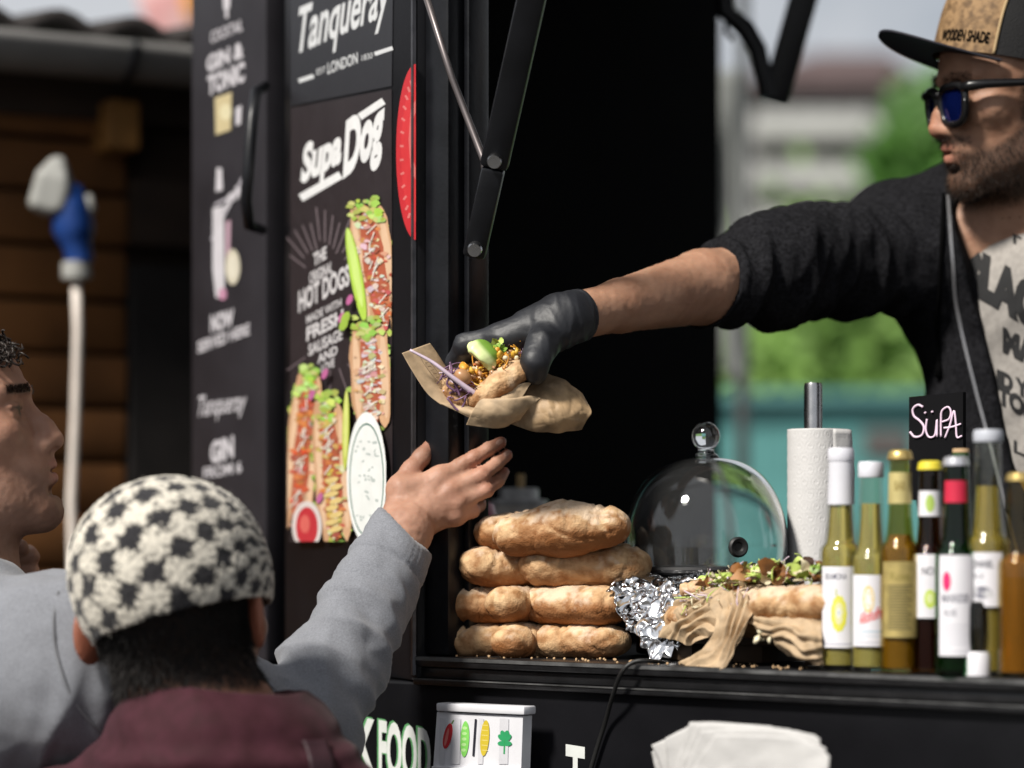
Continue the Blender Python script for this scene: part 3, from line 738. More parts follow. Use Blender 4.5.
    for k in range(30): B.ell(373 + g.uniform(-11, 11), 480 + g.uniform(-40, 40), g.uniform(1, 3), g.uniform(.6, 2), (.45, .50, .48), g.uniform(0, 3), 6)
    for (x, y) in ((331, 374), (348, 318), (318, 395), (356, 300), (326, 498)): B.ell(x, y, 3, 6, (.45, .12, .28), .4, 8)
    for (x, y) in ((350, 325), (352, 318)): B.ell(x, y, 4, 7, (.3, .45, .06), .5, 8)
    B.build('menu_poster', d1)
    # round red sign, cut off by the edge of the door
    B2 = Board(e0 + n * .0025, n); cx, cyy = 416.5, 152
    B2.poly([(cx - 20 * math.sin(t), cyy - 88 * math.cos(t)) for t in np.linspace(.02, math.pi - .02, 40)], (.50, .022, .03))
    B2.poly([(cx - 15 * math.sin(t), cyy - 70 * math.cos(t)) for t in np.linspace(.02, math.pi - .02, 40)] , (.56, .03, .035))
    for k in range(13):
        t = .35 + k * .19; B2.line((cx - 16.2 * math.sin(t), cyy - 76 * math.cos(t)), (cx - 12.5 * math.sin(t), cyy - 70 * math.cos(t)), 2.2, (.62, .16, .15))
    B2.poly([(416, 100), (411, 110), (409, 140), (411, 168), (416, 180)], (.62, .14, .13)); B2.poly([(416, 112), (413, 122), (412, 140), (414, 160), (416, 168)], (.50, .03, .035))
    B2.build('round_sign', d1)
    e = MB(); 
    e.box(Vector((e1.x, e1.y, ZC - .02)) + n * .0005 - ud.normalized() * .004, ud.normalized() * .004, n * .004, UP * 1.4); e.build('edge_strip', mat('worn_edge', (.09, .09, .1), .35, .6, var=.4, scale=50), d1)  # thin bright strip stands in for the light reflected along the door edge
    # --- second menu door behind
    f1, f0 = P(266, 540, 3.10), P(191, 540, 3.26); ud = f1 - f0; ud.z = 0
    n = Vector((ud.y, -ud.x, 0)).normalized(); n = n if n.y < 0 else -n
    d2 = MB().box(Vector((f0.x, f0.y, ZC - .0265)), ud, -n * .03, UP * 1.47, bev=.003).build('menu_door', M['panel'], truck, auto=40)
    MB().box(Vector((f1.x + .004, f1.y + .01, ZC - .0265)), Vector((.075, .02, 0)), Vector((-.01, .03, 0)), UP * 1.47).build('door_gap_post', M['black_matt'], truck)  # matt black filler standing in for the shade in the gap between the doors
    C = Board(f0 + n * .0005, n); wl = (.52, .50, .53); gd = (.50, .42, .24)
    C.poly([(222, -20), (232, -24), (230, 8), (224, 10)], wl); C.line((227, 5), (227, 18), 3, wl); C.text('COCKTAIL', (211, 43), (243, 30), 11, wl, .02)
    C.text('GIN &', (207, 72), (244, 56), 15, wl, .05); C.text('TONIC', (208, 95), (245, 80), 18, wl, .05)
    C.poly([(215, 98), (232, 92), (231, 130), (216, 135)], gd); C.ell(226, 112, 6, 8, (.62, .56, .36)); C.poly([(236, 108), (242, 105), (241, 124), (236, 126)], wl)
    C.poly([(217, 168), (222, 168), (223, 190), (216, 192)], wl); C.line((212, 240), (243, 178), 2.4, (.4, .38, .42)); C.line((215, 205), (245, 190), 2.4, (.42, .4, .44)); C.text('gin', (224, 206), (243, 196), 14, wl, .02, .4)
    C.poly([(213, 208), (224, 206), (225, 296), (216, 298), (213, 270)], wl); C.poly([(226, 222), (231, 220), (230, 260), (226, 262)], (.42, .28, .34)); C.ell(233, 267, 7.5, 18, (.50, .46, .36)); C.ell(233, 267, 5, 13, (.6, .56, .46)); C.ell(223, 294, 4, 6, (.45, .22, .32))
    C.text('NOW', (211, 332), (234, 325), 16, wl, .05); C.text('SERVED HERE', (198, 353), (250, 334), 11, wl, .03)
    C.text('Tanqueray', (199, 416), (247, 410), 20, wl, .01, .4); C.text('GIN', (211, 463), (234, 456), 20, wl, .05); C.text('FROM 6', (204, 479), (242, 472), 11, wl, .02)
    C.build('menu_lettering', d2)
    h = MB(); h.tube([P(265, 86, 3.06), P(256, 92, 3.0), P(252, 120, 2.985), P(249, 165, 2.98), P(246, 200, 2.98), P(249, 225, 3.0), P(262, 230, 3.07)], [.006, .0065, .007, .007, .007, .0065, .006], 10)
    h.build('handle', M['frame'], d2, True)
    # lettering below the counter
    D = Board(T(0, .0115, 0), -NDIR); lw = (.66, .68, .66); lg = (.10, .30, .12)
    for (s, x0, x1, y0, y1) in (('X', 348, 375, 767, 773), ('FOOD', 379, 431, 773, 783), ):
        D.text(s, (x0 - 1.5, y0 + 1), (x1 - 1.5, y1 + 1), 54, lg, .045); D.text(s, (x0, y0), (x1, y1), 52, lw, .035)
    D.text('T', (566, 801), (585, 804), 56, lw, .03)
    D.build('lettering', truck)
panels()
# ---------------------------------------------------------------- bread on the counter
def roll(name, label, pts, r, hgt, seed, toast=.4, group='bread rolls stacked on the counter'):
    """long soft roll; pts = axis points, r = half width, hgt = half height"""
    pts = [Vector(p) for p in pts]
    s = SDF(); ff = hgt / r
    for i in range(len(pts) - 1):
        e0 = .86 if i == 0 else 1; e1 = .86 if i == len(pts) - 2 else 1
        s.cap(pts[i], pts[i + 1], r * e0, r * e1, .02, flat=((0, 0, 1), ff))
    V, F = s.mesh(.0026); N = vnormals(V, F); c = np.array(sum(pts, Vector()) / len(pts))
    ax = np.array((pts[-1] - pts[0]).normalized()); u = (V - c) @ ax
    d = .0016 * fbm(V, 16, seed, 2) + .0007 * fbm(V, 120, seed + 3, 2) + .0004 * fbm(V, 330, seed + 9, 1)
    d -= .0014 * np.exp(-(np.abs(vnoise(V * (1, 1, .7), 26, seed + 40)) / .05) ** 2) + .0007 * np.exp(-(np.abs(vnoise(V, 62, seed + 44)) / .07) ** 2)
    g = np.random.default_rng(seed)
    for k in range(5):                                  # seams and dents where the dough was folded
        u0 = g.uniform(-.07, .07); tl = g.normal(0, .5)
        q = np.abs(u - u0 + tl * (V[:, 2] - c[2]) + .006 * vnoise(V, 40, seed + k)); d -= .0021 * np.exp(-(q / .0020) ** 2) * np.clip(N[:, 2] * .5 + .8, 0, 1)
    V = V + N * d[:, None]; N = vnormals(V, F)
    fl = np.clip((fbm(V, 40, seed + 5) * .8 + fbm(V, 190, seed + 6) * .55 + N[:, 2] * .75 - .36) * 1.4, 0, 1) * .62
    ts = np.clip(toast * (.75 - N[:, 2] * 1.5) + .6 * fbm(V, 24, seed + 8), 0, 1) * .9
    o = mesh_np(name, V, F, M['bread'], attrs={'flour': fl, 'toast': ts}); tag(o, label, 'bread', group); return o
def A(px, py, b): return on_b(px, py, b)
def breads():
    L = [ # label, axis picture points (px, py, depth on the counter), half width, half height, seed
     ('floury roll on the counter, rightmost of the bottom layer', [(540, 641, .07), (604, 641, .075)], .034, .0190, 1),
     ('narrow roll end showing in the middle of the bottom layer', [(513, 641, .03), (548, 641, .10)], .027, .0185, 2),
     ('roll seen end on at the left of the bottom layer', [(470, 641, .045), (530, 641, .085)], .032, .0190, 3),
     ('toasted brown roll, rightmost of the second layer from the counter', [(548, 605, .07), (604, 606, .075)], .034, .0205, 4),
     ('slim roll end between larger ones in the second layer from the counter', [(508, 604, .03), (545, 604, .10)], .028, .0200, 5),
     ('browned roll end at the far left of the second layer from the counter', [(469, 605, .045), (525, 604, .085)], .032, .0208, 6),
     ('pale creased roll, long one of the third layer from the counter', [(548, 566, .07), (622, 566, .115)], .036, .0235, 7),
     ('short floury roll at the left of the third layer from the counter', [(485, 566, .045), (540, 565, .09)], .032, .0220, 8),
     ('smooth golden brown roll lying on top of the bread stack', [(518, 535, .04), (565, 529, .06), (606, 527, .08)], .031, .0225, 9),
     ('roll poking out behind the topmost golden roll', [(497, 533, .055), (545, 526, .10)], .029, .0195, 10)]
    for i, (lb, pts, r, h, sd_) in enumerate(L):
        q = [A(*p) for p in pts]; q = [Vector((v.x, v.y, v.z)) for v in q]
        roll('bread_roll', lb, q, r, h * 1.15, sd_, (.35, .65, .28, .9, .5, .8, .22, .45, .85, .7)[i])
breads()
def sauces():
    c = A(463, 600, .17); z0 = ZC + .001
    m1 = mat('dark_red_sauce_bottle', (.32, .03, .07), .35, var=.1)
    t = thing('sauce_bottle', 'dark red squeeze bottle behind the left end of the bread stack', 'bottle', (c.x, c.y, z0))
    MB().lathe((c.x, c.y, z0), [(0, 0), (.036, 0), (.038, .004), (.038, .145), (.034, .158), (.02, .166), (0, .167)], 32).build('bottle_body', m1, t, auto=40)
    MB().lathe((c.x, c.y, z0 + .1672), [(0, 0), (.017, 0), (.015, .012), (.005, .03), (.003, .05), (0, .05)], 24).build('nozzle', m1, t, auto=40)
    c = A(519, 520, .42); z0 = ZC + .001
    mw = mat('cloudy_plastic', (.50, .47, .43), .3, var=.08)
    t = thing('sauce_tub', 'cloudy white sauce tub with stepped lid and a tan stick, behind the bread', 'tub', (c.x, c.y, z0))
    zz = lambda py: A(519, py, .42).z - z0
    MB().lathe((c.x, c.y, z0), [(0, 0), (.03, 0), (.0325, .004), (.034, zz(506)), (.0, zz(506))], 32).build('tub_body', mw, t, auto=40)
    MB().lathe((c.x, c.y, z0), [(0, zz(505)), (.0345, zz(505)), (.0345, zz(500)), (.024, zz(499)), (.0235, zz(489)), (.021, zz(488)), (0, zz(488))], 32).build('lid', mat('greyish_lid', (.42, .42, .42), .35), t, auto=40)
    MB().tube([A(520, 495, .42), A(521, 474, .42)], .005, 10).build('stick', mat('tan_stick', (.42, .28, .12), .6), t, True)
sauces()
# ---------------------------------------------------------------- glass dome, foil, open sandwich on paper
GL = glass('clear_glass', (.97, .98, .98), 0, 1.62)
def dome():
    c = A(706, 572, .22); Yd = c.y; px = Yd / FPX; z0 = c.z
    t = thing('glass_cloche', 'clear glass dome cover with round knob on a black plate', 'cloche', (c.x, c.y, ZC))
    Rr = 82 * px; H = (568 - 460) * px
    out, inn = [], []
    for i in range(25):
        a = math.pi / 2 * i / 24; e = .80
        r = Rr * math.cos(a) ** .72; z = H * math.sin(a) ** 1.0
        out.append((max(r, .0), .018 + (H - .018) * math.sin(a)))
    out = [(Rr * .985, 0)] + [(r if i else Rr, z) for i, (r, z) in enumerate(out)]
    inn = [(max(r - .0026, 0), z - (.0026 if z > .02 else 0)) for r, z in out][::-1]
    MB().lathe((c.x, c.y, z0 + .0065), out + inn, 72).build('dome_glass', mat('dome_glass', (.97, .98, .98), .0, var=0, Transmission_Weight=.985, IOR=1.5), t, True)
    ck = Vector((c.x, c.y, z0 + .0065 + H))
    MB().lathe(ck, [(.0, -.0022), (.016, -.0024), (.013, .002), (.0085, .006), (.0085, .009), (.0115, .012), (.0142, .018), (.0148, .0235), (.0135, .029), (.009, .0345), (.004, .037), (0, .0372)], 32).build('knob', GL, t, True)
    MB().lathe((c.x, c.y, z0 - .003), [(0, 0), (Rr * .9, 0), (Rr * 1.03, .003), (Rr * 1.045, .006), (Rr * 1.02, .0088), (0, .0088)], 64).build('plate', mat('black_plate', (.012, .012, .013), .35), t, auto=40)
    # black rubber plug in the wall of the glass towards the camera
    q = A(733, 547, .22); dx = q.x - c.x; rr = Rr * 1.0
    dz = q.z - (z0 + .0065); rloc = Rr * math.sqrt(max(0, 1 - ((dz - .018) / (H - .018)) ** 2)) ** .72 * 1.0
    f = Vector((dx, -math.sqrt(max(rloc ** 2 - dx ** 2, 0)), 0)); ax = f.normalized(); p = Vector((c.x, c.y, q.z)) + f
    MB().lathe(p - ax * .006, [(0, 0), (.0075, 0), (.0075, .005), (.0105, .0055), (.0105, .008), (.0085, .0095), (.0055, .0085), (.004, .006), (0, .006)], 28, axis=ax).build('vent_plug', mat('black_rubber', (.012, .012, .012), .45), t, auto=40)
    # things under the plate: wooden block, foil
    wb = thing('serving_block', 'dark wooden block carrying the black plate and the open sandwich', 'block', (c.x, c.y, ZC))
    lo, hi = ZC + .001, z0 - .0035
    m = mat('charred_wood', (.05, .028, .014), .6, var=.5, scale=18, bump=.4, bscale=60)
    a0, b0, _ = Tinv(c)
    MB().tbox(a0 - .055, a0 + .06, b0 - .05, b0 + .06, lo, hi, bev=.003).build('riser', m, wb, auto=40)
    def plank(x0, x1, y0, y1, b, d, nm):
        p, q = A(x0, y1, b), A(x1, y0, b); a_, a2 = Tinv(p)[0], Tinv(q)[0]
        MB().tbox(a_, a2, b, b + d, max(p.z, ZC + .001), q.z, bev=.002).build(nm, m, wb, auto=40)
    plank(662, 830, 630, 643, .065, .10, 'board'); plank(668, 692, 645, 668, .07, .08, 'foot'); plank(732, 762, 645, 668, .07, .08, 'foot'); plank(804, 826, 645, 668, .07, .08, 'foot')
dome()
def foil():
    s = SDF(); pts = [(622, 580, .075), (650, 576, .11), (690, 575, .13), (712, 580, .11), (706, 606, .075), (690, 630, .06), (654, 655, .055), (632, 640, .06), (616, 606, .07)]
    rows = [[(610, 583, .12), (640, 579, .14), (680, 580, .16), (720, 582, .13)],
            [(606, 592, .06), (636, 587, .075), (682, 587, .09), (718, 592, .08)],
            [(609, 612, .045), (640, 606, .068), (676, 606, .07), (704, 606, .07)],
            [(621, 634, .04), (642, 632, .052), (668, 632, .062), (690, 625, .065)],
            [(638, 648, .052), (650, 653, .048), (664, 652, .055), (680, 640, .065)],
            [(645, 656, .045), (654, 660, .042), (662, 659, .05), (672, 652, .07)]]
    c = [[np.array(A(*p)) for p in r] for r in rows]
    o = sheet(c, 130, 120, .0006, 'foil_sheet', M['foil'], amp=.0, smooth=False)
    me = o.data; n = len(me.vertices); V = np.empty(n * 3, np.float32); me.vertices.foreach_get('co', V); V = V.reshape(-1, 3).astype(float)
    q = V * 1.0
    def ridge(sc, sd_): return np.stack([1 - 2 * np.abs(vnoise(q, sc, sd_ + k)) for k in range(3)], 1)
    V = V + .0060 * ridge(44, 3) + .0038 * ridge(95, 11) + .0012 * ridge(190, 31)
    V[:, 2] = np.maximum(V[:, 2], ZC + .001)
    me.vertices.foreach_set('co', V.astype(np.float32).ravel()); me.update()
    tag(o, 'crumpled aluminium foil hanging below the black plate of the glass dome', 'foil')
foil()
def bits(n, boxf, size, seed, name, mats_, parent, shape='chunk', wts=None):
    """scatter of small food pieces as one mesh"""
    g = np.random.default_rng(seed); mb = MB()
    for k in range(n):
        p, nn = boxf(g)
        r = size * g.uniform(.6, 1.3); mi = int(g.choice(len(mats_), p=wts))
        rot = Matrix.Rotation(g.uniform(0, 6.28), 3, Vector(g.normal(0, 1, 3)).normalized())
        if shape == 'chunk': k0 = len(mb.v); mb.ball(p, (r * g.uniform(.8, 1.3), r * g.uniform(.45, .9), r * g.uniform(.4, .8)), 8, mi, rot); pv = Vector(p); mb.v[k0:] = [tuple(pv + (Vector(q) - pv) * (1 + .32 * math.sin(q[0] * 2300 + q[2] * 1700 + k) * math.sin(q[1] * 1900 + q[2] * 900))) for q in mb.v[k0:]]
        elif shape == 'leaf':
            V = []; m_ = 5; cx = Vector(p)
            for i in range(m_ + 1):
                t = i / m_; w_ = r * (.15 + .7 * math.sin(math.pi * min(t + .12, 1))); zc = r * .5 * math.sin(t * 5 + k)
                for sd_ in (-1, 1): V.append(cx + rot @ Vector((sd_ * w_, (t - .5) * 2.6 * r, zc + sd_ * .15 * r * math.sin(t * 9 + k))))
            mb.add(V, [(2 * i, 2 * i + 1, 2 * i + 3, 2 * i + 2) for i in range(m_)], mi)
        else:
            d = rot @ Vector((1, 0, 0)); e = rot @ Vector((0, 1, 0)); L = size * g.uniform(2.2, 5); pts = [Vector(p) + d * L * (t - .5) + e * L * .35 * math.sin(t * 3 + k) for t in np.linspace(0, 1, 7)]
            mb.tube(pts, [size * .12 * (1 + .5 * math.sin(i)) for i in range(7)], 5, mi)
    return mb.build(name, mats_, parent, True)
VEG = dict(orange=mat('grated_cheddar', (.72, .32, .03), .45, var=.15), bean=mat('brown_bean', (.42, .22, .10), .35, var=.15), purple=mat('red_cabbage', (.10, .035, .10), .4, var=.4, scale=80, col2=(.28, .15, .27)),
           pale=mat('pale_cabbage', (.62, .50, .60), .4, var=.15), green=mat('salad_green', (.22, .36, .05), .5, var=.3), lime=mat('lime_green', (.46, .58, .14), .45, var=.2), cream=mat('cream_sauce', (.74, .66, .46), .4, var=.1),
           mush=mat('fried_mushroom', (.22, .09, .025), .4, var=.4, scale=90), dark=mat('dark_onion', (.05, .025, .015), .4), ylw=mat('sweetcorn', (.70, .42, .05), .4, var=.1), tom=mat('roast_pepper', (.50, .13, .03), .4))
def open_sandwich():
    B0 = .055
    t = thing('open_sandwich', 'open baguette topped with salad and fried onions on brown paper', 'sandwich', A(745, 640, B0))
    # bread body: two halves
    def bun(pts, r, h, seed, nm):
        o = roll(nm, None, pts, r, h, seed, .12); del o['category']; del o['group']; o.parent = t; o.location = -Vector(t.location); return o
    bun([A(690, 618, .075), A(760, 612, .07), A(826, 604, .06)], .03, .022, 21, 'bread_base')
    bun([A(772, 604, .04), A(830, 602, .035)], .026, .020, 22, 'bread_half')
    bun([A(700, 590, .10), A(760, 585, .10)], .026, .014, 23, 'bread_lid')
    def top(x0, x1, y0, y1, b0, b1):
        return lambda g: (A(g.uniform(x0, x1), g.uniform(y0, y1), g.uniform(b0, b1)), None)
    def ridge(g):
        x = g.uniform(700, 830); f = (x - 700) / 130; yc = 586 - 14 * math.sin(min(f * 2.6, 1.57)) ; return A(x, yc + g.normal(0, 4.5), g.uniform(.045, .11)), None
    bits(150, ridge, .0055, 5, 'salad_filling', [VEG['green'], VEG['lime'], VEG['cream'], VEG['mush'], VEG['dark']], t, 'leaf', [.14, .30, .32, .16, .08])['kind'] = 'stuff'
    def ridge2(g):
        x = g.uniform(715, 835); return A(x, 573 + g.normal(0, 3.2) + (8 if x < 735 else 0), g.uniform(.04, .09)), None
    bits(30, ridge2, .0085, 6, 'mushroom_filling', [VEG['mush'], VEG['dark'], VEG['bean']], t, 'leaf', [.65, .15, .2])['kind'] = 'stuff'
    bits(130, ridge, .0045, 8, 'cress_filling', [VEG['lime'], VEG['cream'], VEG['pale']], t, 'strip', [.35, .5, .15])['kind'] = 'stuff'
    bits(60, top(682, 750, 592, 612, .03, .06), .005, 9, 'sprout_filling', [VEG['cream'], VEG['pale'], VEG['lime']], t, 'strip', [.5, .3, .2])['kind'] = 'stuff'
    # paper
    k = lambda rows: [[np.array(A(*p)) for p in r] for r in rows]
    p1 = sheet(k([[(655, 632, .085), (672, 606, .065), (700, 592, .05), (722, 585, .045)], [(658, 637, .06), (680, 618, .045), (702, 606, .035), (726, 600, .032)], [(672, 640, .05), (690, 628, .035), (706, 622, .03), (730, 618, .026)], [(690, 646, .04), (700, 640, .03), (716, 634, .026), (738, 630, .022)]]), 80, 80, .0003, 'paper_sheet', M['kraft'], t, amp=.0022, sc=60, amp2=.003)
    p2 = sheet(k([[(704, 596, .045), (716, 612, .03), (712, 640, .02), (680, 664, .012)], [(720, 592, .038), (724, 612, .02), (722, 642, .012), (694, 668, .006)], [(735, 592, .038), (738, 610, .022), (732, 642, .012), (720, 671, .0)], [(748, 596, .04), (752, 612, .024), (744, 632, .016), (728, 662, .006)]]), 90, 110, .0003, 'paper_sheet', M['kraft'], t, amp=.0028, sc=55, seed=8, amp2=.0030)
    p3 = sheet(k([[(738, 604, .05), (770, 608, .035), (800, 614, .026), (822, 618, .024)], [(744, 616, .03), (776, 626, .012), (806, 634, .004), (822, 640, .010)], [(752, 626, .026), (784, 644, .012), (812, 654, .006), (822, 658, .012)], [(760, 632, .03), (790, 654, .022), (816, 664, .014), (824, 667, .016)]]), 100, 60, .0003, 'paper_sheet', M['kraft'], t, amp=.0024, sc=60, seed=15, amp2=.003)
    bits(10, top(756, 810, 628, 640, .016, .03), .0042, 12, 'dripped_filling', [VEG['cream'], VEG['tom']], t, 'chunk', [.7, .3])['kind'] = 'stuff'
open_sandwich()
def crumbs():
    g = np.random.default_rng(4); mb = MB()
    for k in range(90):
        a = g.uniform(-.1, .35); mb.ball(T(a, g.uniform(.003, .06), ZC + .0006), g.uniform(.0006, .0017), 6)
    o = mb.build('bread_crumbs', mat('crumb', (.5, .33, .18), .9), None, True); tag(o, 'loose pale crumbs scattered along the counter edge', 'crumbs', kind='stuff')
crumbs()
# ---------------------------------------------------------------- kitchen roll, chalk sign
def towel():
    b = .30; c = A(816, 560, b); px = c.y / FPX; zt = A(816, 428, b).z
    t = thing('paper_towel_holder', 'white embossed kitchen roll standing on a brushed steel spindle', 'kitchen roll', (c.x, c.y, ZC))
    MB().lathe((c.x, c.y, ZC + .0005), [(0, 0), (.055, 0), (.056, .004), (.05, .008), (0, .008)], 40).build('base_plate', M['steel'], t, auto=40)
    MB().lathe((c.x - .003, c.y, ZC + .0085), [(0, 0), (9.2 * px, 0), (9.2 * px, A(816, 384, b).z - ZC - .0105), (8.4 * px, A(816, 383, b).z - ZC - .0085), (0, A(816, 383, b).z - ZC - .0085)], 28).build('spindle', M['steel'], t, auto=40)
    Rr = 28.5 * px; n = 220; m = 150; V = []; H = zt - ZC - .012
    for j in range(m + 1):
        for i in range(n):
            a = 2 * math.pi * i / n; z = H * j / m; u = a * Rr; r = Rr
            su, sv = u / .0125, z / .0125; row = math.floor(sv); fu = (su + .5 * (row % 2)) % 1 - .5; fv = sv % 1 - .5; q = math.hypot(fu, fv)
            r += .0005 * math.cos(q * 26) * max(0, 1 - q * 1.7)
            V.append((c.x + r * math.cos(a), c.y + r * math.sin(a), ZC + .0105 + z))
    F = [(j * n + i, j * n + (i + 1) % n, (j + 1) * n + (i + 1) % n, (j + 1) * n + i) for j in range(m) for i in range(n)]
    nb = len(V); 
    for i in range(n): a = 2 * math.pi * i / n; V.append((c.x + .012 * math.cos(a), c.y + .012 * math.sin(a), ZC + .0105 + H))
    F += [(m * n + i, m * n + (i + 1) % n, nb + (i + 1) % n, nb + i) for i in range(n)]
    mesh_np('paper_roll', V, F, M['paper_white'], t)
    x = c.x + Rr * .9
    rows = [[(c.x + Rr * .5, c.y - Rr * .87, z), (x + .006, c.y - Rr * .45, z), (x + .0105 + .002 * math.sin(z * 90), c.y - Rr * .05, z - .003), (x + .008, c.y + .012, z - .002)] for z in np.linspace(zt - .002, ZC + .02, 6)]
    sheet([[np.array(p) for p in r] for r in rows], 16, 40, .0008, 'loose_sheet', M['paper_white'], t, amp=.0012, sc=60)
towel()
def chalk_sign():
    b = .33; sl = M['panel'] if False else mat('slate', (.005, .005, .006), .8, var=.2, scale=20, Specular_IOR_Level=.1)
    t = thing('chalk_sign', 'small black chalkboard with handwritten pink white word, above the bottles', 'sign', A(938, 470, b))
    q = [A(909, 397, b), A(963, 392, b), A(963, 500, b), (A(909, 500, b))]
    th = NDIR * .006
    mesh_np('board', [*q, *[Vector(v) + th for v in q]], [(0, 1, 2, 3), (7, 6, 5, 4), (0, 4, 5, 1), (1, 5, 6, 2), (2, 6, 7, 3), (3, 7, 4, 0)], sl, t, smooth=False)
    MB().tbox(Tinv(q[3])[0] + .02, Tinv(q[2])[0] - .02, b + .0065, b + .012, ZC + .001, q[3].z + .03).build('stake', M['wood_dark'], t)
    ch = mat('chalk', (.80, .62, .76), .8, var=.1); mb = MB()
    def st(pts, r=.0011):
        c = bspline([np.array(A(x, y, b - .0012)) for x, y in pts], 6 * len(pts)); mb.tube(c, r, 6)
    st([(923, 407), (918, 405), (913, 409), (914, 416), (920, 421), (924, 427), (922, 435), (915, 437), (910, 432)], .0013)
    st([(927, 419), (926, 430), (929, 437), (935, 435), (937, 420), (937, 437)])
    st([(925, 412), (925.5, 413.5)], .0014); st([(932, 411), (932.5, 412.5)], .0014)
    st([(941, 437), (941, 420), (942, 411), (948, 407), (951, 412), (949, 419), (942, 422)])
    st([(945, 438), (950, 425), (954, 411), (956, 424), (957, 437), (962, 436)]); st([(944, 428), (952, 427), (961, 424)])
    mb.build('chalk_lettering', ch, t, True)
chalk_sign()
# ---------------------------------------------------------------- bottles
def bottle(label, px, ytop, ybot, b, rpx, prof, gl, liq, level, cap_col, cap_prof, labels=(), sleeve=None, group='bottles standing on the counter', cap_name='cap', name='drink_bottle', rough_liq=None):
    c = A(px, ybot, b); z0 = ZC + .0008; c = Vector((c.x, c.y, z0)); k = c.y / FPX; H = (ybot - ytop) * k; Rr = rpx * k
    t = thing(name, label, 'bottle', c, group)
    pr = [(r * Rr, z * H) for r, z in prof]
    out = [(0, 0)] + pr; wall = .0022
    inn = [(max(r - wall, .0005), max(z, .004)) for r, z in pr][::-1] + [(0, .004)]
    MB().lathe(c, out + inn, 40).build('bottle_body', gl, t, auto=50)
    if liq:
        pl = [(max(r - wall - .00035, .0004), max(z, .0045)) for r, z in pr if z <= level * H]; zl = level * H
        rl = float(np.interp(zl, [z for r, z in pr], [r for r, z in pr])) - wall - .00035; pl.append((rl, zl))
        MB().lathe(c, [(0, .0045)] + pl + [(0, zl)], 36).build('liquid', liq, t, auto=50)
    MB().lathe(c, [(r * Rr, z * H) for r, z in cap_prof], 36).build(cap_name, cap_col, t, auto=50)
    vd = math.atan2(CAMZ * 0 - c.y, -c.x)
    def rad(z): return float(np.interp(z, [q[1] for q in pr], [q[0] for q in pr]))
    parts = []
    for (z0_, z1_, wd, off, m_, art) in labels:
        rr = [(rad(H * (z0_ + (z1_ - z0_) * i / 8)) + .0005, H * (z0_ + (z1_ - z0_) * i / 8)) for i in range(9)]
        a0, a1 = vd + off - wd / 2, vd + off + wd / 2
        lb = MB().lathe(c, rr, 30, arc=(a0, a1)); o = lb.build('label' if m_ is not M.get('sl') else 'sleeve', m_, t, True)
        if art:
            mbs = MB(); ms = []
            class LB:      # draws on the curved label: u across -1..1, v 0..1 up
                h = .00056
                def pt(s_, u, v):
                    z = H * (z0_ + (z1_ - z0_) * v); a = vd + off + u * .8; r = rad(z) + s_.h; return c + Vector((r * math.cos(a), r * math.sin(a), z))
                def mi(s_, col):
                    m2 = ink(col)
                    if m2 not in ms: ms.append(m2)
                    return ms.index(m2)
                def ell(s_, u, v, ru, rv, col, n=18):
                    s_.h += .000008; ctr = s_.pt(u, v); ps = [s_.pt(u + ru * math.cos(q), v + rv * math.sin(q)) for q in np.linspace(0, 2 * math.pi, n, endpoint=False)]
                    mid = [s_.pt(u + ru * .5 * math.cos(q), v + rv * .5 * math.sin(q)) for q in np.linspace(0, 2 * math.pi, n, endpoint=False)]
                    mbs.add(ps + mid + [ctr], [(i, (i + 1) % n, n + (i + 1) % n, n + i) for i in range(n)] + [(n + i, n + (i + 1) % n, 2 * n) for i in range(n)], s_.mi(col))
                def rect(s_, u0, u1, v0, v1, col):
                    s_.h += .000008; n = 10; ps = [s_.pt(u0 + (u1 - u0) * i / n, v) for v in (v0, v1) for i in range(n + 1)]
                    mbs.add(ps, [(i, i + 1, n + 2 + i, n + 1 + i) for i in range(n)], s_.mi(col))
                def text(s_, tx, u0, u1, v, h, col, bold=.02, shear=0., slope=0.):
                    s_.h += .000008; V, F = glyphs(tx, bold, shear); x0, x1 = V[:, 0].min(), V[:, 0].max()
                    mbs.add([s_.pt(u0 + (u1 - u0) * (q[0] - x0) / (x1 - x0), v + slope * (q[0] - x0) / (x1 - x0) + h * q[1] / .7) for q in V], F, s_.mi(col))
            art(LB()); mbs.build('label_print', ms, o)
    return t
def cider(name, col, dens=.74): return mat(name, col, .15, var=.12, scale=9, Transmission_Weight=dens, IOR=1.33)
STUB = [(.93, 0), (1, .02), (1, .50), (.99, .545), (.95, .566), (.86, .578), (.74, .592), (.67, .62), (.63, .66), (.59, .70), (.56, .78), (.53, .90), (.52, .985), (.47, .99)]
LONG = [(.93, 0), (1, .015), (1, .50), (.99, .53), (.955, .548), (.87, .559), (.78, .570), (.73, .60), (.67, .66), (.61, .74), (.59, .81), (.56, .88), (.55, .97), (.55, .992), (.49, .995)]
CROWN = [(0, 1.0), (.40, 1.003), (.57, .995), (.62, .975), (.64, .960), (.58, .960), (.58, .966)]
def screw(r, z0): return [(r, z0), (r + .02, z0 + .005), (r + .02, .985), (r - .03, 1.0), (0, 1.0)]
gold = mat('gold_foil', (.60, .44, .16), .35, .7, var=.15, scale=60); white_cap = mat('white_cap', (.70, .70, .76), .4, var=.05); yel_cap = mat('yellow_cap', (.72, .60, .05), .4); silver = mat('silver_cap', (.62, .62, .66), .35, .6)
wl = mat('white_label', (.74, .73, .77), .6, var=.04); M['sl'] = mat('white_neck_sleeve', (.66, .66, .71), .5, var=.05)
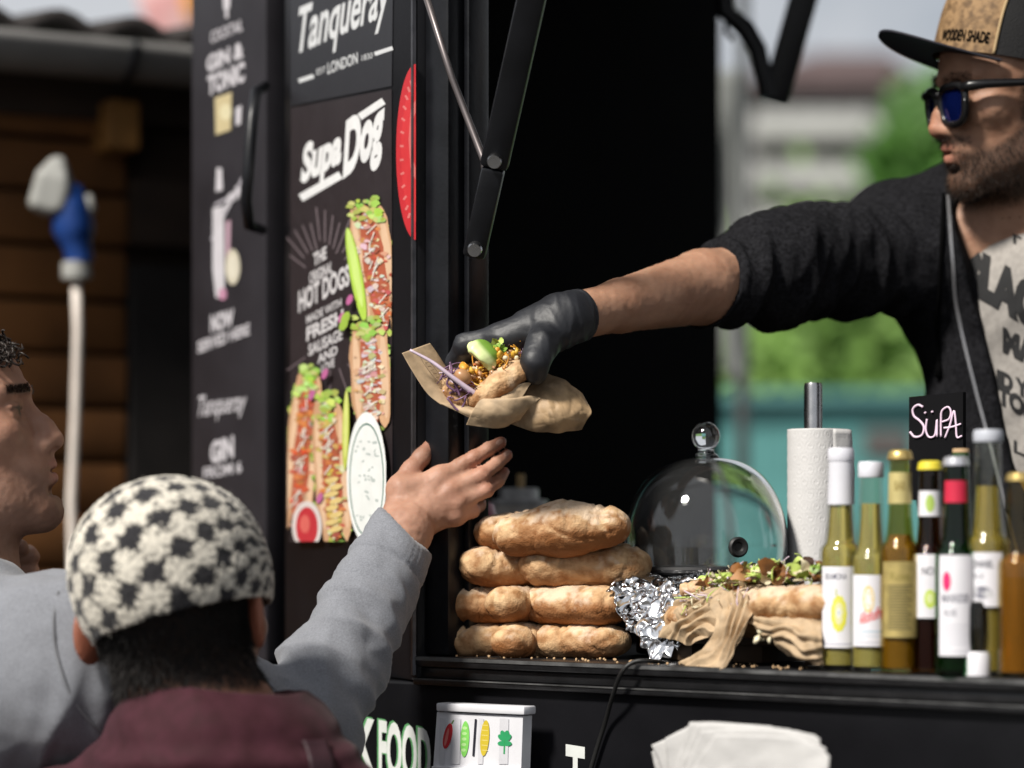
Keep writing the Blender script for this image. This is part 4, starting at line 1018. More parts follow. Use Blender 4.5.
gcl = thin_glass('bottle_glass', (.96, .97, .93), .03); gam = thin_glass('amber_glass', (.50, .30, .12)); ggr = thin_glass('green_glass', (.22, .48, .28)); gdk = thin_glass('dark_amber_glass', (.86, .76, .46))
def art1(L):
    L.text('BRAMONA', -.95, .35, .84, .075, (.12, .12, .16), .01)
    for q in range(11): a = q * .571; L.ell(-.12 + .3 * math.cos(a), .42 + .15 * math.sin(a), .16, .08, (.72, .70, .05))
    L.ell(-.12, .42, .40, .20, (.74, .72, .12)); L.ell(-.12, .42, .27, .135, (.76, .74, .45)); L.ell(-.12, .43, .13, .065, (.78, .80, .74)); L.ell(-.12, .43, .05, .025, (.5, .55, .6)); L.rect(-.95, .95, .04, .05, (.35, .35, .45)); L.rect(-.3, -.24, .64, .72, (.5, .55, .1))
def art2(L):
    for i, (r, cc) in enumerate(((.36, (.78, .60, .22)), (.28, (.80, .78, .76)))): L.ell(-.15, .66, r, .19 * r / .36, cc)
    for q in range(6): L.ell(-.15 + .2 * math.cos(q), .66 + .1 * math.sin(q), .04, .03, (.80, .60, .25))
    L.text('Alkoholfrei', -.75, .8, .30, .16, (.72, .08, .07), .02, .3, .12); L.rect(-.6, .7, .20, .215, (.35, .55, .66)); L.rect(-.5, .8, .14, .15, (.5, .62, .7)); L.rect(-.95, .95, .05, .06, (.4, .4, .45))
def art3(L):
    L.text('Rose', -.6, .6, .76, .10, (.25, .20, .05), .02); 
    for k in range(16): L.rect(-.75, .75 - (k * 37 % 5) * .07, .10 + k * .038, .122 + k * .038, (.16, .13, .05))
def art3n(L): L.text('BAR', -.6, .6, .42, .3, (.25, .18, .04), .02)
def art4(L):
    L.text('NO 7', -.5, .6, .68, .12, (.08, .08, .10), .02); L.ell(.0, .30, .36, .15, (.52, .66, .10)); L.ell(.0, .31, .2, .08, (.68, .76, .35))
def art5(L):
    L.ell(-.55, .74, .26, .10, (.66, .02, .14)); L.text('MANNDER', -.85, .8, .53, .085, (.16, .16, .2), .02); L.text('ELSE', -.7, .05, .40, .06, (.2, .2, .24), .01)
    for k in range(5): L.rect(-.8, .7 - .1 * (k % 2), .12 + k * .045, .128 + k * .045, (.5, .5, .56))
    L.rect(-.95, .95, .04, .045, (.3, .3, .4))
def art6(L):
    L.text('TONNEL', -.75, .6, .72, .13, (.10, .10, .12), .03); L.text('PALE', -.7, .1, .52, .09, (.15, .15, .18), .01); L.ell(.0, .26, .5, .12, (.2, .2, .24)); L.ell(.3, .22, .3, .06, (.6, .6, .62)); L.ell(-.4, .3, .2, .06, (.55, .55, .58))
bottle('clear bottle with a white neck sleeve and yellow apple on its label', 841, 447, 668, .035, 21.5, LONG, gcl, cider('cloudy_apple', (.88, .72, .20)), .74, white_cap, screw(.60, .94),
       [(.10, .465, 2.0, 0, wl, art1), (.745, .945, 6.28, 0, M['sl'], None)])
bottle('clear bottle with plain white cap and red handwriting on its label', 871, 460, 669, .026, 20.5, LONG, gcl, cider('cloudy_pear', (.90, .75, .22)), .80, white_cap, screw(.60, .925),
       [(.12, .46, 2.0, 0, wl, art2)])
bottle('brown bottle with gold cap and gold foil labels', 900, 448, 670, .018, 20, STUB, gdk, cider('amber_drink', (.74, .58, .16), .7), .62, gold, CROWN,
       [(.16, .50, 1.9, 0, mat('gold_label', (.46, .36, .13), .45, .35, var=.2, scale=90), art3), (.76, .90, 3.0, 0, mat('neck_gold', (.62, .52, .22), .45, .3), art3n)], group='bottles standing on the counter')
bottle('dark bottle with yellow crown cap and a green apple label', 930, 457, 668, .035, 20, STUB, gam, cider('dark_drink', (.30, .16, .05), .6), .6, yel_cap, CROWN,
       [(.26, .56, 2.0, 0, wl, art4), (.74, .86, 2.6, 0, wl, lambda L: L.ell(0, .5, .5, .35, (.4, .55, .12)))])
bottle('dark green bottle with red collar and silver cap', 956, 454, 672, .012, 21, STUB, ggr, cider('green_drink', (.10, .30, .10), .6), .6, silver, CROWN,
       [(.09, .55, 1.75, 0, wl, art5), (.79, .89, 2.4, 0, mat('red_collar', (.60, .02, .06), .45), None)])
bottle('tall clear bottle with grey cap and golden drink, behind the small white footed shaker', 988, 429, 674, .032, 24, LONG, gcl, cider('golden_drink', (.74, .55, .12)), .77, mat('grey_cap', (.50, .52, .58), .4), screw(.60, .95),
       [(.28, .50, 1.7, -.25, wl, art6)])
bottle('amber bottle at the right end of the row, half cut off by the picture edge', 1019, 470, 674, .02, 21, STUB, gdk, cider('orange_drink', (.86, .52, .06)), .6, gold, CROWN, [])
bottle('small bottle closed with a bare cork, behind the green one', 961, 441, 660, .11, 17, STUB, ggr, cider('olive_drink', (.1, .11, .03), .8), .6, mat('cork_stopper', (.50, .33, .18), .8, var=.25, scale=90), [(.46, .955), (.49, .96), (.50, 1.0), (.47, 1.005), (0, 1.005)], cap_name='cork')
def shaker():
    c = A(977, 674, .0155); c = T(Tinv(c)[0], .0155, ZC + .0008)
    t = thing('salt_shaker', 'small shaker with white foot in front of the tall clear bottle', 'shaker', c)
    k = c.y / FPX
    MB().lathe(c, [(0, 0), (14 * k, 0), (14 * k, 20 * k), (12 * k, 24 * k), (0, 24 * k)], 28).build('foot', wl, t, auto=40)
    MB().lathe(c + Vector((0, 0, 24.2 * k)), [(0, 0), (11 * k, 0), (12.5 * k, 14 * k), (12 * k, 44 * k), (10 * k, 50 * k), (0, 50 * k)], 28).build('glass_body', glass('smoky_glass', (.5, .5, .5)), t, auto=40)
shaker()
# ---------------------------------------------------------------- below the counter
def box_and_napkins():
    b = -.028; q = lambda x, y, bb=b: on_b(x, y, bb)
    t = thing('leaflet_box', 'white plastic box with small vegetable pictures hung below the counter', 'box', q(478, 760))
    pl = M['white_plastic']
    fr = [q(437, 712), q(523, 716), q(520, 800), q(431, 800)]
    dd = NDIR * .014
    mesh_np('body', [*fr, *[v + dd for v in fr]], [(0, 1, 2, 3), (7, 6, 5, 4), (0, 4, 5, 1), (1, 5, 6, 2), (2, 6, 7, 3), (3, 7, 4, 0)], pl, t, smooth=False)
    p = q(436, 711, b - .004); r = q(524, 715, b - .004); MB().box(p, r - p, NDIR * .019, UP * .0082, bev=.0015).build('rim', pl, t, auto=40)
    p = q(431, 766, b - .004); r = q(521, 770, b - .004); MB().box(p - UP * .02, r - p, NDIR * .0038, UP * .02, bev=.0012).build('lower_rim', pl, t, auto=40)
    D = Board(q(478, 740) - NDIR * .0004, -NDIR)
    for x0, x1 in ((440, 446), (452, 461), (479, 484), (500, 509)): D.poly([(x0, 718), (x1, 718.5), (x1 - 1, 764), (x0 - 1, 764)], (.62, .62, .66))
    D.ell(448, 736, 4.2, 13, (.55, .03, .04), .22); D.ell(447, 737, 1.4, 9, (.68, .2, .18), .22); D.line((452, 724), (454, 720), 1.4, (.1, .2, .05))
    D.ell(465, 739, 4.3, 18, (.22, .62, .12), .05)
    for k in range(5): D.ell(465 - .3 * k, 728 + k * 5.5, 2.4, 1.6, (.45, .75, .3))
    D.line((476, 719), (473.5, 756), 2, (.02, .02, .03))
    D.ell(485, 738, 4.4, 18, (.62, .48, .04), .08)
    for k in range(6): D.line((482, 725 + k * 5), (488, 725.5 + k * 5), .8, (.75, .62, .2))
    for a in (-1.2, -.5, .5, 1.2, 2.2, -2.2): D.ell(505 + 3.2 * math.sin(a), 740 - 6 * math.cos(a), 2.6, 4.6, (.03, .32, .12), a * .7, 12)
    D.line((505, 740), (504.5, 754), 1.6, (.03, .30, .1))
    D.build('vegetable_print', t)
    NAPKIN = mat('napkin_paper', (.47, .462, .455), .9, var=.06, scale=40, bump=.2, bscale=300)
    # napkins fanned in a dark holder
    bn = -.13; n_ = lambda x, y, bb=bn: on_b(x, y, bb)
    h = thing('napkin_holder', 'low black holder fixed below the counter carrying a fan of napkins', 'holder', n_(740, 800))
    a0, a1 = Tinv(n_(664, 790))[0], Tinv(n_(818, 790))[0]; zb = n_(740, 790).z
    MB().tbox(a0, a1, bn - .005, .0115, zb - .012, zb, bev=.002).build('tray', M['black'], h, auto=40)
    MB().tbox(a0, a1, bn - .009, bn - .0055, zb - .012, zb + .006, bev=.001).build('lip', M['black'], h, auto=40)
    prof = [(650, 752, 668, 739), (655, 744, 676, 735), (664, 740, 690, 732), (690, 723, 760, 726), (694, 724, 812, 734), (700, 727, 824, 744), (706, 732, 829, 754)]
    g = np.random.default_rng(5)
    quads = [[(652, 752), (696, 724), (772, 726), (690, 796)], [(652, 745), (700, 727), (790, 729), (680, 796)], [(666, 738), (700, 723), (800, 731), (720, 798)], [(690, 722), (742, 724), (816, 735), (700, 800)],
             [(697, 724), (770, 727), (820, 738), (710, 800)], [(702, 730), (780, 729), (826, 748), (716, 802)], [(716, 734), (800, 738), (830, 756), (724, 802)]]
    for i, qd in enumerate(quads):
        bb = bn + .048 - i * .0072
        c = [np.array(n_(x, y, bb + (.004 if k in (1, 2) else 0))) for k, (x, y) in enumerate(qd)]
        lw = [c[0], c[1], c[2], c[2] + (0, 0, -.03)]; dn = [v - np.array((0, 0, .05)) for v in c]
        rows = [[c[0], (c[0] + c[1]) / 2 + (0, 0, .001), c[1], (c[1] + c[2]) / 2 + (0, 0, .0015), c[2]], [np.array(n_(656 + i * 6, 770, bb)), np.array(n_(690 + i * 4, 770, bb)), np.array(n_(730, 770, bb)), np.array(n_(775 + i * 2, 772, bb)), np.array(n_(812 + i * 2.5, 774, bb))],
                [np.array(n_(664 + i * 3, 790, bb)), np.array(n_(695, 790, bb)), np.array(n_(735, 790, bb)), np.array(n_(775, 790, bb)), np.array(n_(812, 790, bb))]]
        o = sheet(rows, 40, 24, .0012, 'napkin', NAPKIN, amp=.0009, sc=70, seed=i)
        tag(o, 'white paper napkin fanned out in the pile below the counter', 'napkin', 'napkins in the holder below the counter')
box_and_napkins()
def cords():
    bk = mat('black_cable', (.01, .01, .01), .5, var=.1)
    pts = [A(672, 664, .045), A(650, 661, .006), A(634, 662, -.006), A(622, 672, -.012), A(613, 695, -.006), A(606, 720, .004), A(598, 745, .006), A(588, 780, .006), A(576, 830, .006)]
    o = MB().tube(bspline([np.array(p) for p in pts], 60), .0022, 8).build('power_cable', bk, None, True); tag(o, 'thin black cable running from under the foil over the counter edge', 'cable')
cords()
# ---------------------------------------------------------------- people
def frame(org, fwd, up=(0, 0, 1), sc=1.):
    f = Vector(fwd).normalized(); x = f.cross(Vector(up)).normalized(); u = x.cross(f)
    return Matrix(((x.x * sc, f.x * sc, u.x * sc, org[0]), (x.y * sc, f.y * sc, u.y * sc, org[1]), (x.z * sc, f.z * sc, u.z * sc, org[2]), (0, 0, 0, 1)))
def head_sdf(s, Mh, beardy=0., ears=True):
    """face forward +y, up +z, origin between the ears; metres"""
    old = s.M, s.sc; s.M = Mh; s.sc = Mh.to_scale()[0]
    s.ell((0, -.014, .042), (.0765, .097, .082), .02)
    s.ell((0, .045, .045), (.063, .053, .052), .025)
    s.ell((0, .038, -.022), (.060, .060, .078), .025)
    s.ell((0, .040, -.074), (.050, .050, .034), .02)
    s.cap((-.046, .0, -.06), (-.016, .078, -.094), .018, .017, .02); s.cap((.046, .0, -.06), (.016, .078, -.094), .018, .017, .02)
    s.ell((0, .086, -.097), (.021, .018, .019), .016)
    for q in (-1, 1):
        s.ell((q * .044, .062, -.012), (.022, .024, .018), .018)
        s.cap((q * .012, .094, .030), (q * .046, .078, .031), .0095, .008, .012)
    for q in (-1, 1): s.ell((q * .032, .104, .010), (.0185, .018, .0135), .012, 's')
    for q in (-1, 1):
        s.ell((q * .032, .078, .010), (.0135, .0125, .0125), .002)
        s.cap((q * .019, .0885, .0148), (q * .045, .083, .0135), .0042, .0036, .004); s.cap((q * .020, .0885, .0035), (q * .045, .082, .0045), .0032, .0028, .004)
    s.cap((0, .0865, .024), (0, .1065, -.012), .0085, .0100, .010); s.cap((0, .1065, -.012), (0, .1125, -.0265), .0100, .0118, .008)
    for q in (-1, 1): s.ell((q * .0125, .102, -.030), (.0085, .012, .009), .007)
    for q in (-1, 1): s.ell((q * .0065, .110, -.0385), (.0035, .006, .004), .003, 's')
    s.ell((0, .078, -.056), (.034, .027, .028), .018)
    s.cap((0, .100, -.040), (0, .101, -.048), .006, .007, .008)
    s.cap((-.017, .0955, -.0525), (0, .1035, -.0515), .0042, .0056, .004); s.cap((.017, .0955, -.0525), (0, .1035, -.0515), .0042, .0056, .004)
    s.cap((-.016, .0935, -.0635), (0, .1005, -.0645), .0046, .0068, .004); s.cap((.016, .0935, -.0635), (0, .1005, -.0645), .0046, .0068, .004)
    s.cap((-.022, .0955, -.0578), (.022, .0955, -.0578), .0018, k=.0035, op='s'); s.ell((0, .110, -.0578), (.017, .014, .0016), .003, 's')
    s.ell((0, .098, -.078), (.018, .006, .0045), .008, 's')
    if ears:
        for q in (-1, 1):
            rt = Matrix.Rotation(q * .55, 3, 'Z') @ Matrix.Rotation(-.2, 3, 'X')
            s.ell((q * .0825, -.014, .002), (.0068, .0205, .033), .006, rot=rt)
            s.ell((q * .089, -.007, .004), (.0055, .0105, .020), .004, 's', rot=rt); s.ell((q * .0765, .001, -.002), (.006, .006, .009), .004, rot=rt)
    s.M, s.sc = old
def finger(s, pts, rs, k=.004, g=0.):
    for i in range(len(pts) - 1): s.cap(pts[i], pts[i + 1], rs[i] + g, rs[i + 1] + g, k if i else .007)
def fold(V, a, b, fu, fv, amp, seed, lo=0., hi=1., sharp_=1.6):
    """creases running round a limb from a to b, strongest between lo and hi along it"""
    a, b = np.array(a), np.array(b); ax = (b - a); L = np.linalg.norm(ax); ax = ax / L; u = (V - a) @ ax; q = V - a - np.outer(u, ax)
    X = np.column_stack([q[:, 0] * fv, q[:, 1] * fv, q[:, 2] * fv]) + np.outer(u * fu, (0.6, .55, .58)) + 3.1
    r = 1 - 2 * np.abs(vnoise(X, 1., seed)) ; r2 = 1 - 2 * np.abs(vnoise(X * 1.9, 1., seed + 5))
    t = u / L; wgt = np.clip((t - lo) / .12 + .5, 0, 1) * np.clip((hi - t) / .12 + .5, 0, 1)
    return amp * wgt * (np.sign(r) * np.abs(r) ** sharp_ * .7 + r2 * .35)
def lower_body(parent, hip, fwd, floor, col, name='trousers'):
    """trousers and shoes down to what the person stands on"""
    f = Vector(fwd).normalized(); x = f.cross(Vector((0, 0, 1))).normalized(); s = SDF(); sh = SDF(); hip = Vector(hip)
    s.cap(hip - x * .07, hip + x * .07, .125, .125, .04, flat=(f, .8))
    for q in (-1, 1):
        h = hip + x * q * .09 - UP * .03; kn = Vector((h.x, h.y, (h.z + floor) * .5 + .02)) + f * .03 + x * q * .01; an = Vector((h.x, h.y, floor + .09)) - f * .02 + x * q * .02
        s.cap(h, kn, .09, .065, .05); s.cap(kn, an, .065, .055, .03)
        sh.cap((an.x, an.y, floor + .045), (an.x + f.x * .17, an.y + f.y * .17, floor + .038), .045, .037, .02); sh.cap((an.x, an.y, floor + .05), (an.x, an.y, floor + .11), .043, .042, .02)
    sh.half((0, 0, floor + .002), (0, 0, -1))
    V, F = s.mesh(.009); mesh_np(name, V, F, mat('trouser_cloth', col, .85, var=.2, scale=40), parent)
    V, F = sh.mesh(.006); mesh_np('shoes', V, F, mat('shoe_leather', (.03, .03, .03), .5, var=.2), parent)
def person_skin(o_name, s, vox, m, label, disp=None, attrs=None):
    V, F = main_piece(*s.mesh(vox)); V = relax(V, F, 1, .35)
    if disp: V = V + vnormals(V, F) * disp(V)[:, None]
    at = {k: fn(V) for k, fn in (attrs or {}).items()}
    o = mesh_np(o_name, V, F, m, attrs=at); tag(o, label, 'person'); return o, V, F
def local(V, Mh): 
    Mi = np.array(Mh.inverted()); return V @ Mi[:3, :3].T + Mi[:3, 3]
def gauss(L, c, r): return np.exp(-(((L - np.array(c)) / np.array(r)) ** 2).sum(1))
def lips(L): return np.clip(1.5 * np.maximum(gauss(L, (0, .104, -.0515), (.017, .012, .0045)), gauss(L, (0, .101, -.0640), (.016, .012, .0058))), 0, 1) * (L[:, 1] > .088)

# =============================== the vendor
def vendor():
    Mh = frame(P(1022, 98, 2.86), (-.96, -.19, -.13), (-.10, -.10, 1), .895)
    tf = Vector((-.45, -.89, 0)); xr = tf.cross(UP)
    neck = P(1052, 205, 2.93); hip = Vector((neck.x + .03, neck.y + .06, 1.42))
    sh = P(900, 246, 2.95); el = P(738, 279, 2.80); wr = P(566, 318, 2.605)
    shl = neck - xr * .19 - UP * .06; ell_ = shl + Vector((.05, .05, -.28)); wrl = ell_ + tf * .16 + Vector((-.05, 0, -.17))
    sk = skin('tanned_skin', (.325, .168, .105), (.45, .255, .168))
    hand = dict(index=[P(500, 338, 2.605), P(466, 345, 2.615), P(457, 362, 2.635), P(466, 380, 2.64)], middle=[P(497, 342, 2.635), P(466, 352, 2.66), P(460, 374, 2.68), P(472, 392, 2.675)],
                ring=[P(502, 350, 2.66), P(474, 366, 2.69), P(474, 388, 2.70), P(488, 400, 2.69)], pinky=[P(512, 358, 2.675), P(490, 374, 2.70), P(490, 392, 2.705), P(500, 402, 2.695)],
                thumb=[P(556, 331, 2.59), P(541, 346, 2.568), P(535, 362, 2.556), P(536, 376, 2.560)])
    def palm(s, g=0.):
        s.cap(P(588, 314, 2.635), wr, .0215 + g, .021 + g, .01)
        for k, (r0, r1) in zip(('index', 'middle', 'ring', 'pinky'), ((.018, .0128), (.018, .013), (.018, .0125), (.016, .0115))):
            s.cap(wr, hand[k][0], r0 + g, r1 + g, .014)
        s.cap(P(552, 322, 2.60), P(508, 340, 2.602), .020 + g, .0145 + g, .012)
        for k in ('index', 'middle', 'ring', 'pinky'): finger(s, hand[k], (.0118, .0112, .0098, .0082), g=g)
        s.cap(P(562, 324, 2.6), hand['thumb'][0], .018 + g, .0160 + g, .016); finger(s, hand['thumb'], (.0150, .0122, .0104, .0082), .014, g)
    s = SDF(); head_sdf(s, Mh)
    s.cap(Mh @ Vector((0, -.028, -.05)), neck, .056, .062, .03)
    s.chain([neck, neck.lerp(hip, .35), hip], [.075, .09, .09], .05); s.cap(neck - UP * .05, sh, .06, .05, .04); s.cap(neck - UP * .05, shl, .06, .05, .04)
    s.chain([sh, el], [.040, .033], .02); s.chain([el, el.lerp(wr, .22), el.lerp(wr, .7), wr], [.036, .0395, .0272, .0205], .006); s.chain([shl, ell_, wrl], [.044, .036, .022], .02)
    s.cap(wrl, wrl + tf * .08, .028, .024, .015)
    for q in range(4): finger(s, [wrl + tf * .08 + xr * (q - 1.5) * .017, wrl + tf * .12 + xr * (q - 1.5) * .018 - UP * .01, wrl + tf * .145 + xr * (q - 1.5) * .018 - UP * .03], (.009, .0085, .007))
    finger(s, [wrl + tf * .03 + xr * .03, wrl + tf * .07 + xr * .05, wrl + tf * .10 + xr * .05 - UP * .015], (.012, .01, .008))
    palm(s, -.0012)
    bm_ = lambda V: np.clip(beard(local(V, Mh)), 0, 1) * .82
    def beard(L):
        x, y, z = np.abs(L[:, 0]), L[:, 1], L[:, 2]
        jaw = np.clip((-.050 - z + np.clip((.060 - y), 0, .2) * .62) / .012, 0, 1) * np.clip((.135 + z) / .02, 0, 1) * (y > -.02) * np.clip((y + .022) / .02, 0, 1)
        side = np.clip((.030 - np.abs(y - .004)) / .012, 0, 1) * np.clip((.03 - z) / .01, 0, 1) * np.clip((z + .1) / .02, 0, 1) * (x > .045)
        mou = gauss(L, (0, .104, -.0445), (.030, .02, .0070)) * 3.2
        lp = lips(L); chin = gauss(L, (0, .098, -.088), (.026, .03, .017)) * 1.5
        return np.clip(np.maximum.reduce([jaw, side, mou, chin]) * (1 - 1.3 * np.clip(lp, 0, 1)), 0, 1)
    attr_mix(sk, 'stubble', (.045, .025, .017)); attr_mix(sk, 'lip', (.36, .105, .085)); attr_mix(sk, 'flush', (.42, .12, .07))
    fl = lambda V: .45 * np.clip(gauss(local(V, Mh), (0, .115, -.026), (.016, .02, .016)), 0, 1)
    o, V, F = person_skin('person', s, .0021, sk, 'bearded man in black hoodie, cork cap and sunglasses leaning out of the truck', lambda V: .0004 * fbm(V, 160, 3), {'stubble': bm_, 'lip': lambda V: lips(local(V, Mh)) * .5, 'flush': fl})
    # beard, brows and arm hair
    N = vnormals(V, F); L = local(V, Mh); bd = beard(L); g = np.random.default_rng(3)
    cand = np.where((bd > .25) & (L[:, 2] < .035) & (np.abs(L[:, 0]) < .095) & (L[:, 1] > -.03))[0]; pk = g.choice(cand, min(9000, len(cand) * 3), p=bd[cand] / bd[cand].sum())
    dn = np.array(Mh.to_3x3() @ Vector((0, .1, -1))); dn /= np.linalg.norm(dn)
    hm = mat('dark_beard_hair', (.020, .012, .008), .85, var=.3, scale=200)
    strands(V[pk] + g.normal(0, .0008, (len(pk), 3)), N[pk], N[pk] * .55 + dn * .8, .0052, .00032, 'beard', hm, o, 4, .3)
    cand = np.where((np.abs(L[:, 1] - .085) < .02) & (np.abs(L[:, 2] - .032) < .0055) & (np.abs(L[:, 0]) > .012) & (np.abs(L[:, 0]) < .052))[0]; pk = g.choice(cand, 500)
    for q in (-1, 1):
        pq = pk[L[pk, 0] * q > 0]; strands(V[pq], N[pq], N[pq] * .4 + q * np.array(Mh.to_3x3() @ Vector((1, 0, .1))), .008, .0003, 'eyebrow', hm, o, 5, .2)
    cand = np.where((L[:, 2] > -.07) & (L[:, 2] < .06) & (L[:, 1] < .012) & (L[:, 1] > -.12) & (np.abs(L[:, 0]) < .085))[0]; pk = g.choice(cand, 6000)
    strands(V[pk], N[pk], N[pk] * .3 + dn * .9, .016, .0004, 'hair', hm, o, 9, .25)
    ax = np.array(wr - el); la = (V - np.array(el)) @ ax / (ax @ ax); rad = np.linalg.norm(V - np.array(el) - np.outer(la, ax), axis=1)
    cand = np.where((la > .32) & (la < .86) & (rad < .06))[0]; pk = g.choice(cand, 140)
    strands(V[pk], N[pk], N[pk] * .5 + ax / np.linalg.norm(ax) * .9, .005, .00005, 'arm_hair', mat('fine_hair', (.10, .05, .025), .5), o, 6, .4)
    # glove
    s = SDF(); palm(s, .0008); s.cap(P(585, 313, 2.63), P(570, 318, 2.608), .0245, .0240, .004)
    hx = (P(600, 311, 2.65) - wr).normalized(); s.half(P(580, 315, 2.622), hx, .002)
    s.cap(P(578, 316, 2.62), P(577, 316.3, 2.619), .0262, .0262, .003, flat=(hx, .12))
    gm = mat('black_nitrile', (.014, .015, .019), .52, var=.25, scale=40, bump=.35, bscale=150, bdist=.0012)
    gV, gF = s.mesh(.0016); n = vnormals(gV, gF)
    gV = gV + n * (fold(gV, P(590, 313, 2.63), P(500, 340, 2.6), 70, 26, .0017, 5, 0, .8) + fold(gV, hand['thumb'][0], hand['thumb'][3], 120, 50, .0006, 7))[:, None]
    mesh_np('glove', gV, gF, gm, o)
    # clothes: t-shirt under an open zip hoodie
    c1, c2 = neck - UP * .10, hip
    ts = SDF(); ts.cap(neck - UP * .07 - xr * .09, neck - UP * .07 + xr * .09, .072, .072, .05, flat=(tf, .85)); ts.chain([neck - UP * .13, neck - UP * .3, hip], [.128, .124, .12], .06, flat=(tf, .78))
    ts.cap(Mh @ Vector((0, -.03, -.06)), neck + tf * .015 + UP * .0, .073, .073, .004, 's')
    V2, F2 = ts.mesh(.004); n2 = vnormals(V2, F2)
    V2 = V2 + n2 * (.004 * fbm(V2 * (1, 1, .45), 14, 4) + fold(V2, neck + xr * .2, neck - xr * .1 - UP * .5, 26, 5, .0035, 3))[:, None]
    tm = mat('grey_tshirt', (.34, .315, .29), .85, var=.14, scale=160, bump=.3, bscale=700, bdist=.0006)
    tsh = mesh_np('t_shirt', V2, F2, tm, o)
    hd = SDF(); mk = lambda q: q
    hd.cap(neck - UP * .075 - xr * .11, neck - UP * .07 + xr * .11, .085, .085, .05, flat=(tf, .9)); hd.chain([neck - UP * .14, neck - UP * .3, hip - UP * .02], [.142, .138, .14], .06, flat=(tf, .80))
    hd.chain([sh - xr * .06 - UP * .02, sh.lerp(el, .35), sh.lerp(el, .75), el.lerp(wr, .22)], [.064, .047, .0445, .0455], .045)
    hd.chain([shl, ell_, wrl], [.078, .056, .036], .04)
    hd.cap(neck - tf * .06 - xr * .06 + UP * .01, neck - tf * .06 + xr * .06 + UP * .01, .05, .05, .03); hd.cap(neck + xr * .068 + tf * .0 + UP * .028, neck + xr * .05 + tf * .085 - UP * .035, .034, .028, .03); hd.cap(neck + xr * .05 + tf * .085 - UP * .035, neck + xr * .03 + tf * .10 - UP * .12, .026, .022, .03)
    hd.cap(sh + UP * .02 + xr * .01, neck + xr * .07 + UP * .012 - tf * .02, .050, .047, .05)
    hd.cap(el.lerp(wr, .20), el.lerp(wr, .45), .0405, .0405, .002, 's')
    hd.half(P(704, 282, 2.775), (wr - el).normalized() + Vector((0, 0, .55)), .003)
    hd.cap(Mh @ Vector((0, -.03, -.055)), neck + tf * .01 - UP * .02, .070, .068, .010, 's')
    # opening of the front: a wedge between the two zip edges
    zr = [P(949, 190, 2.86), P(954, 290, 2.80), P(982, 415, 2.78), P(1022, 565, 2.78)]
    pn = (zr[3] - zr[1]).cross(tf).normalized(); pn = pn if pn.dot(xr) < 0 else -pn
    q0 = zr[1]
    def wedge(p):
        a = (p - np.array(zr[1])) @ np.array(pn); b = (p - np.array(neck)) @ np.array(tf)
        c = (p - np.array(neck)) @ np.array(-xr)
        return np.maximum(np.maximum(-a, -(b - .03)), c - .13)
    hd.func(wedge, k=.006)
    V3, F3 = hd.mesh(.0036); n3 = vnormals(V3, F3)
    dd = fold(V3, sh.lerp(el, -.2), el.lerp(wr, .06), 30, 12, .0125, 11, .30, 1.05, 1.1) + fold(V3, sh + UP * .1, el, 14, 6, .006, 17, -.3, .7) + .0035 * fbm(V3, 18, 9)
    V3 = V3 + n3 * dd[:, None]
    hm2 = mat('black_sweatshirt', (.0075, .0075, .009), .95, var=.35, scale=240, bump=.5, bscale=900, bdist=.0008, col2=(.019, .019, .022), Specular_IOR_Level=.08)
    ho = mesh_np('hoodie', V3, F3, hm2, o)
    t3 = bvh(V3, F3); t2 = bvh(V2, F2)
    zp = []
    for px, py in [tuple(np.array(a) + (np.array(b) - np.array(a)) * k / 8) for a, b in zip([(948, 196), (951, 245), (956, 300), (968, 355), (984, 418), (1002, 490)], [(951, 245), (956, 300), (968, 355), (984, 418), (1002, 490), (1022, 566)]) for k in range(8)]:
        h = hit(t3, px, py, .0022) or hit(t3, px - 4, py, .0022) or hit(t3, px - 9, py, .0022)
        if h: zp.append(h[0])
    zm = mat('zip_metal', (.42, .42, .44), .4, .6)
    if len(zp) > 5:
        zc = np.array(zp); 
        for _ in range(3): zc[1:-1] = (zc[:-2] + zc[1:-1] * 2 + zc[2:]) / 4
        mb = MB(); zc = bspline(zc, 240); zc_l = [Vector(v) for v in zc]
        for i in range(0, 239): mb.box(zc_l[i] - Vector((.0019, 0, 0)), Vector((.0038, 0, 0)), Vector((0, .002, 0)), (zc_l[i + 1] - zc_l[i]) * .62)
        mb.build('zipper', zm, ho)
    dr = []
    for px, py in ((944, 196), (941, 240), (939, 290), (938, 325), (941, 350), (941, 366)):
        h = hit(t3, px, py, .003); dr.append(h[0] if h else P(px, py, 2.79))
    mb = MB(); mb.tube(bspline(np.array(dr), 40), .0024, 8); e = dr[-1]; mb.tube([e + UP * .004, e - UP * .004, e - UP * .012, e - UP * .014], [.003, .0048, .005, .0015], 8); mb.build('drawstring', M['black_matt'], ho, True)
    # lettering on the shirt, thrown on to its folds
    im = mat('black_shirt_print', (.012, .012, .013), .8, var=.2); mb = MB()
    def st(tx, a, b, h, bold=.03, shear=0., slant=(0, -1)):
        Vg, Fg = glyphs(tx, bold, shear); import bmesh
        bm = bmesh.new(); vs = [bm.verts.new(v) for v in Vg]
        for f in Fg:
            try: bm.faces.new([vs[i] for i in f])
            except Exception: pass
        bmesh.ops.triangulate(bm, faces=bm.faces[:])
        for _ in range(2):
            es = [e for e in bm.edges if e.calc_length() > .12]
            if es: bmesh.ops.subdivide_edges(bm, edges=es, cuts=1)
            bmesh.ops.triangulate(bm, faces=bm.faces[:])
        bm.verts.index_update(); Vg = np.array([v.co[:] for v in bm.verts]); Fg = [tuple(v.index for v in f.verts) for f in bm.faces]; bm.free()
        x0, x1 = Vg[:, 0].min(), Vg[:, 0].max(); out = []; ok = []
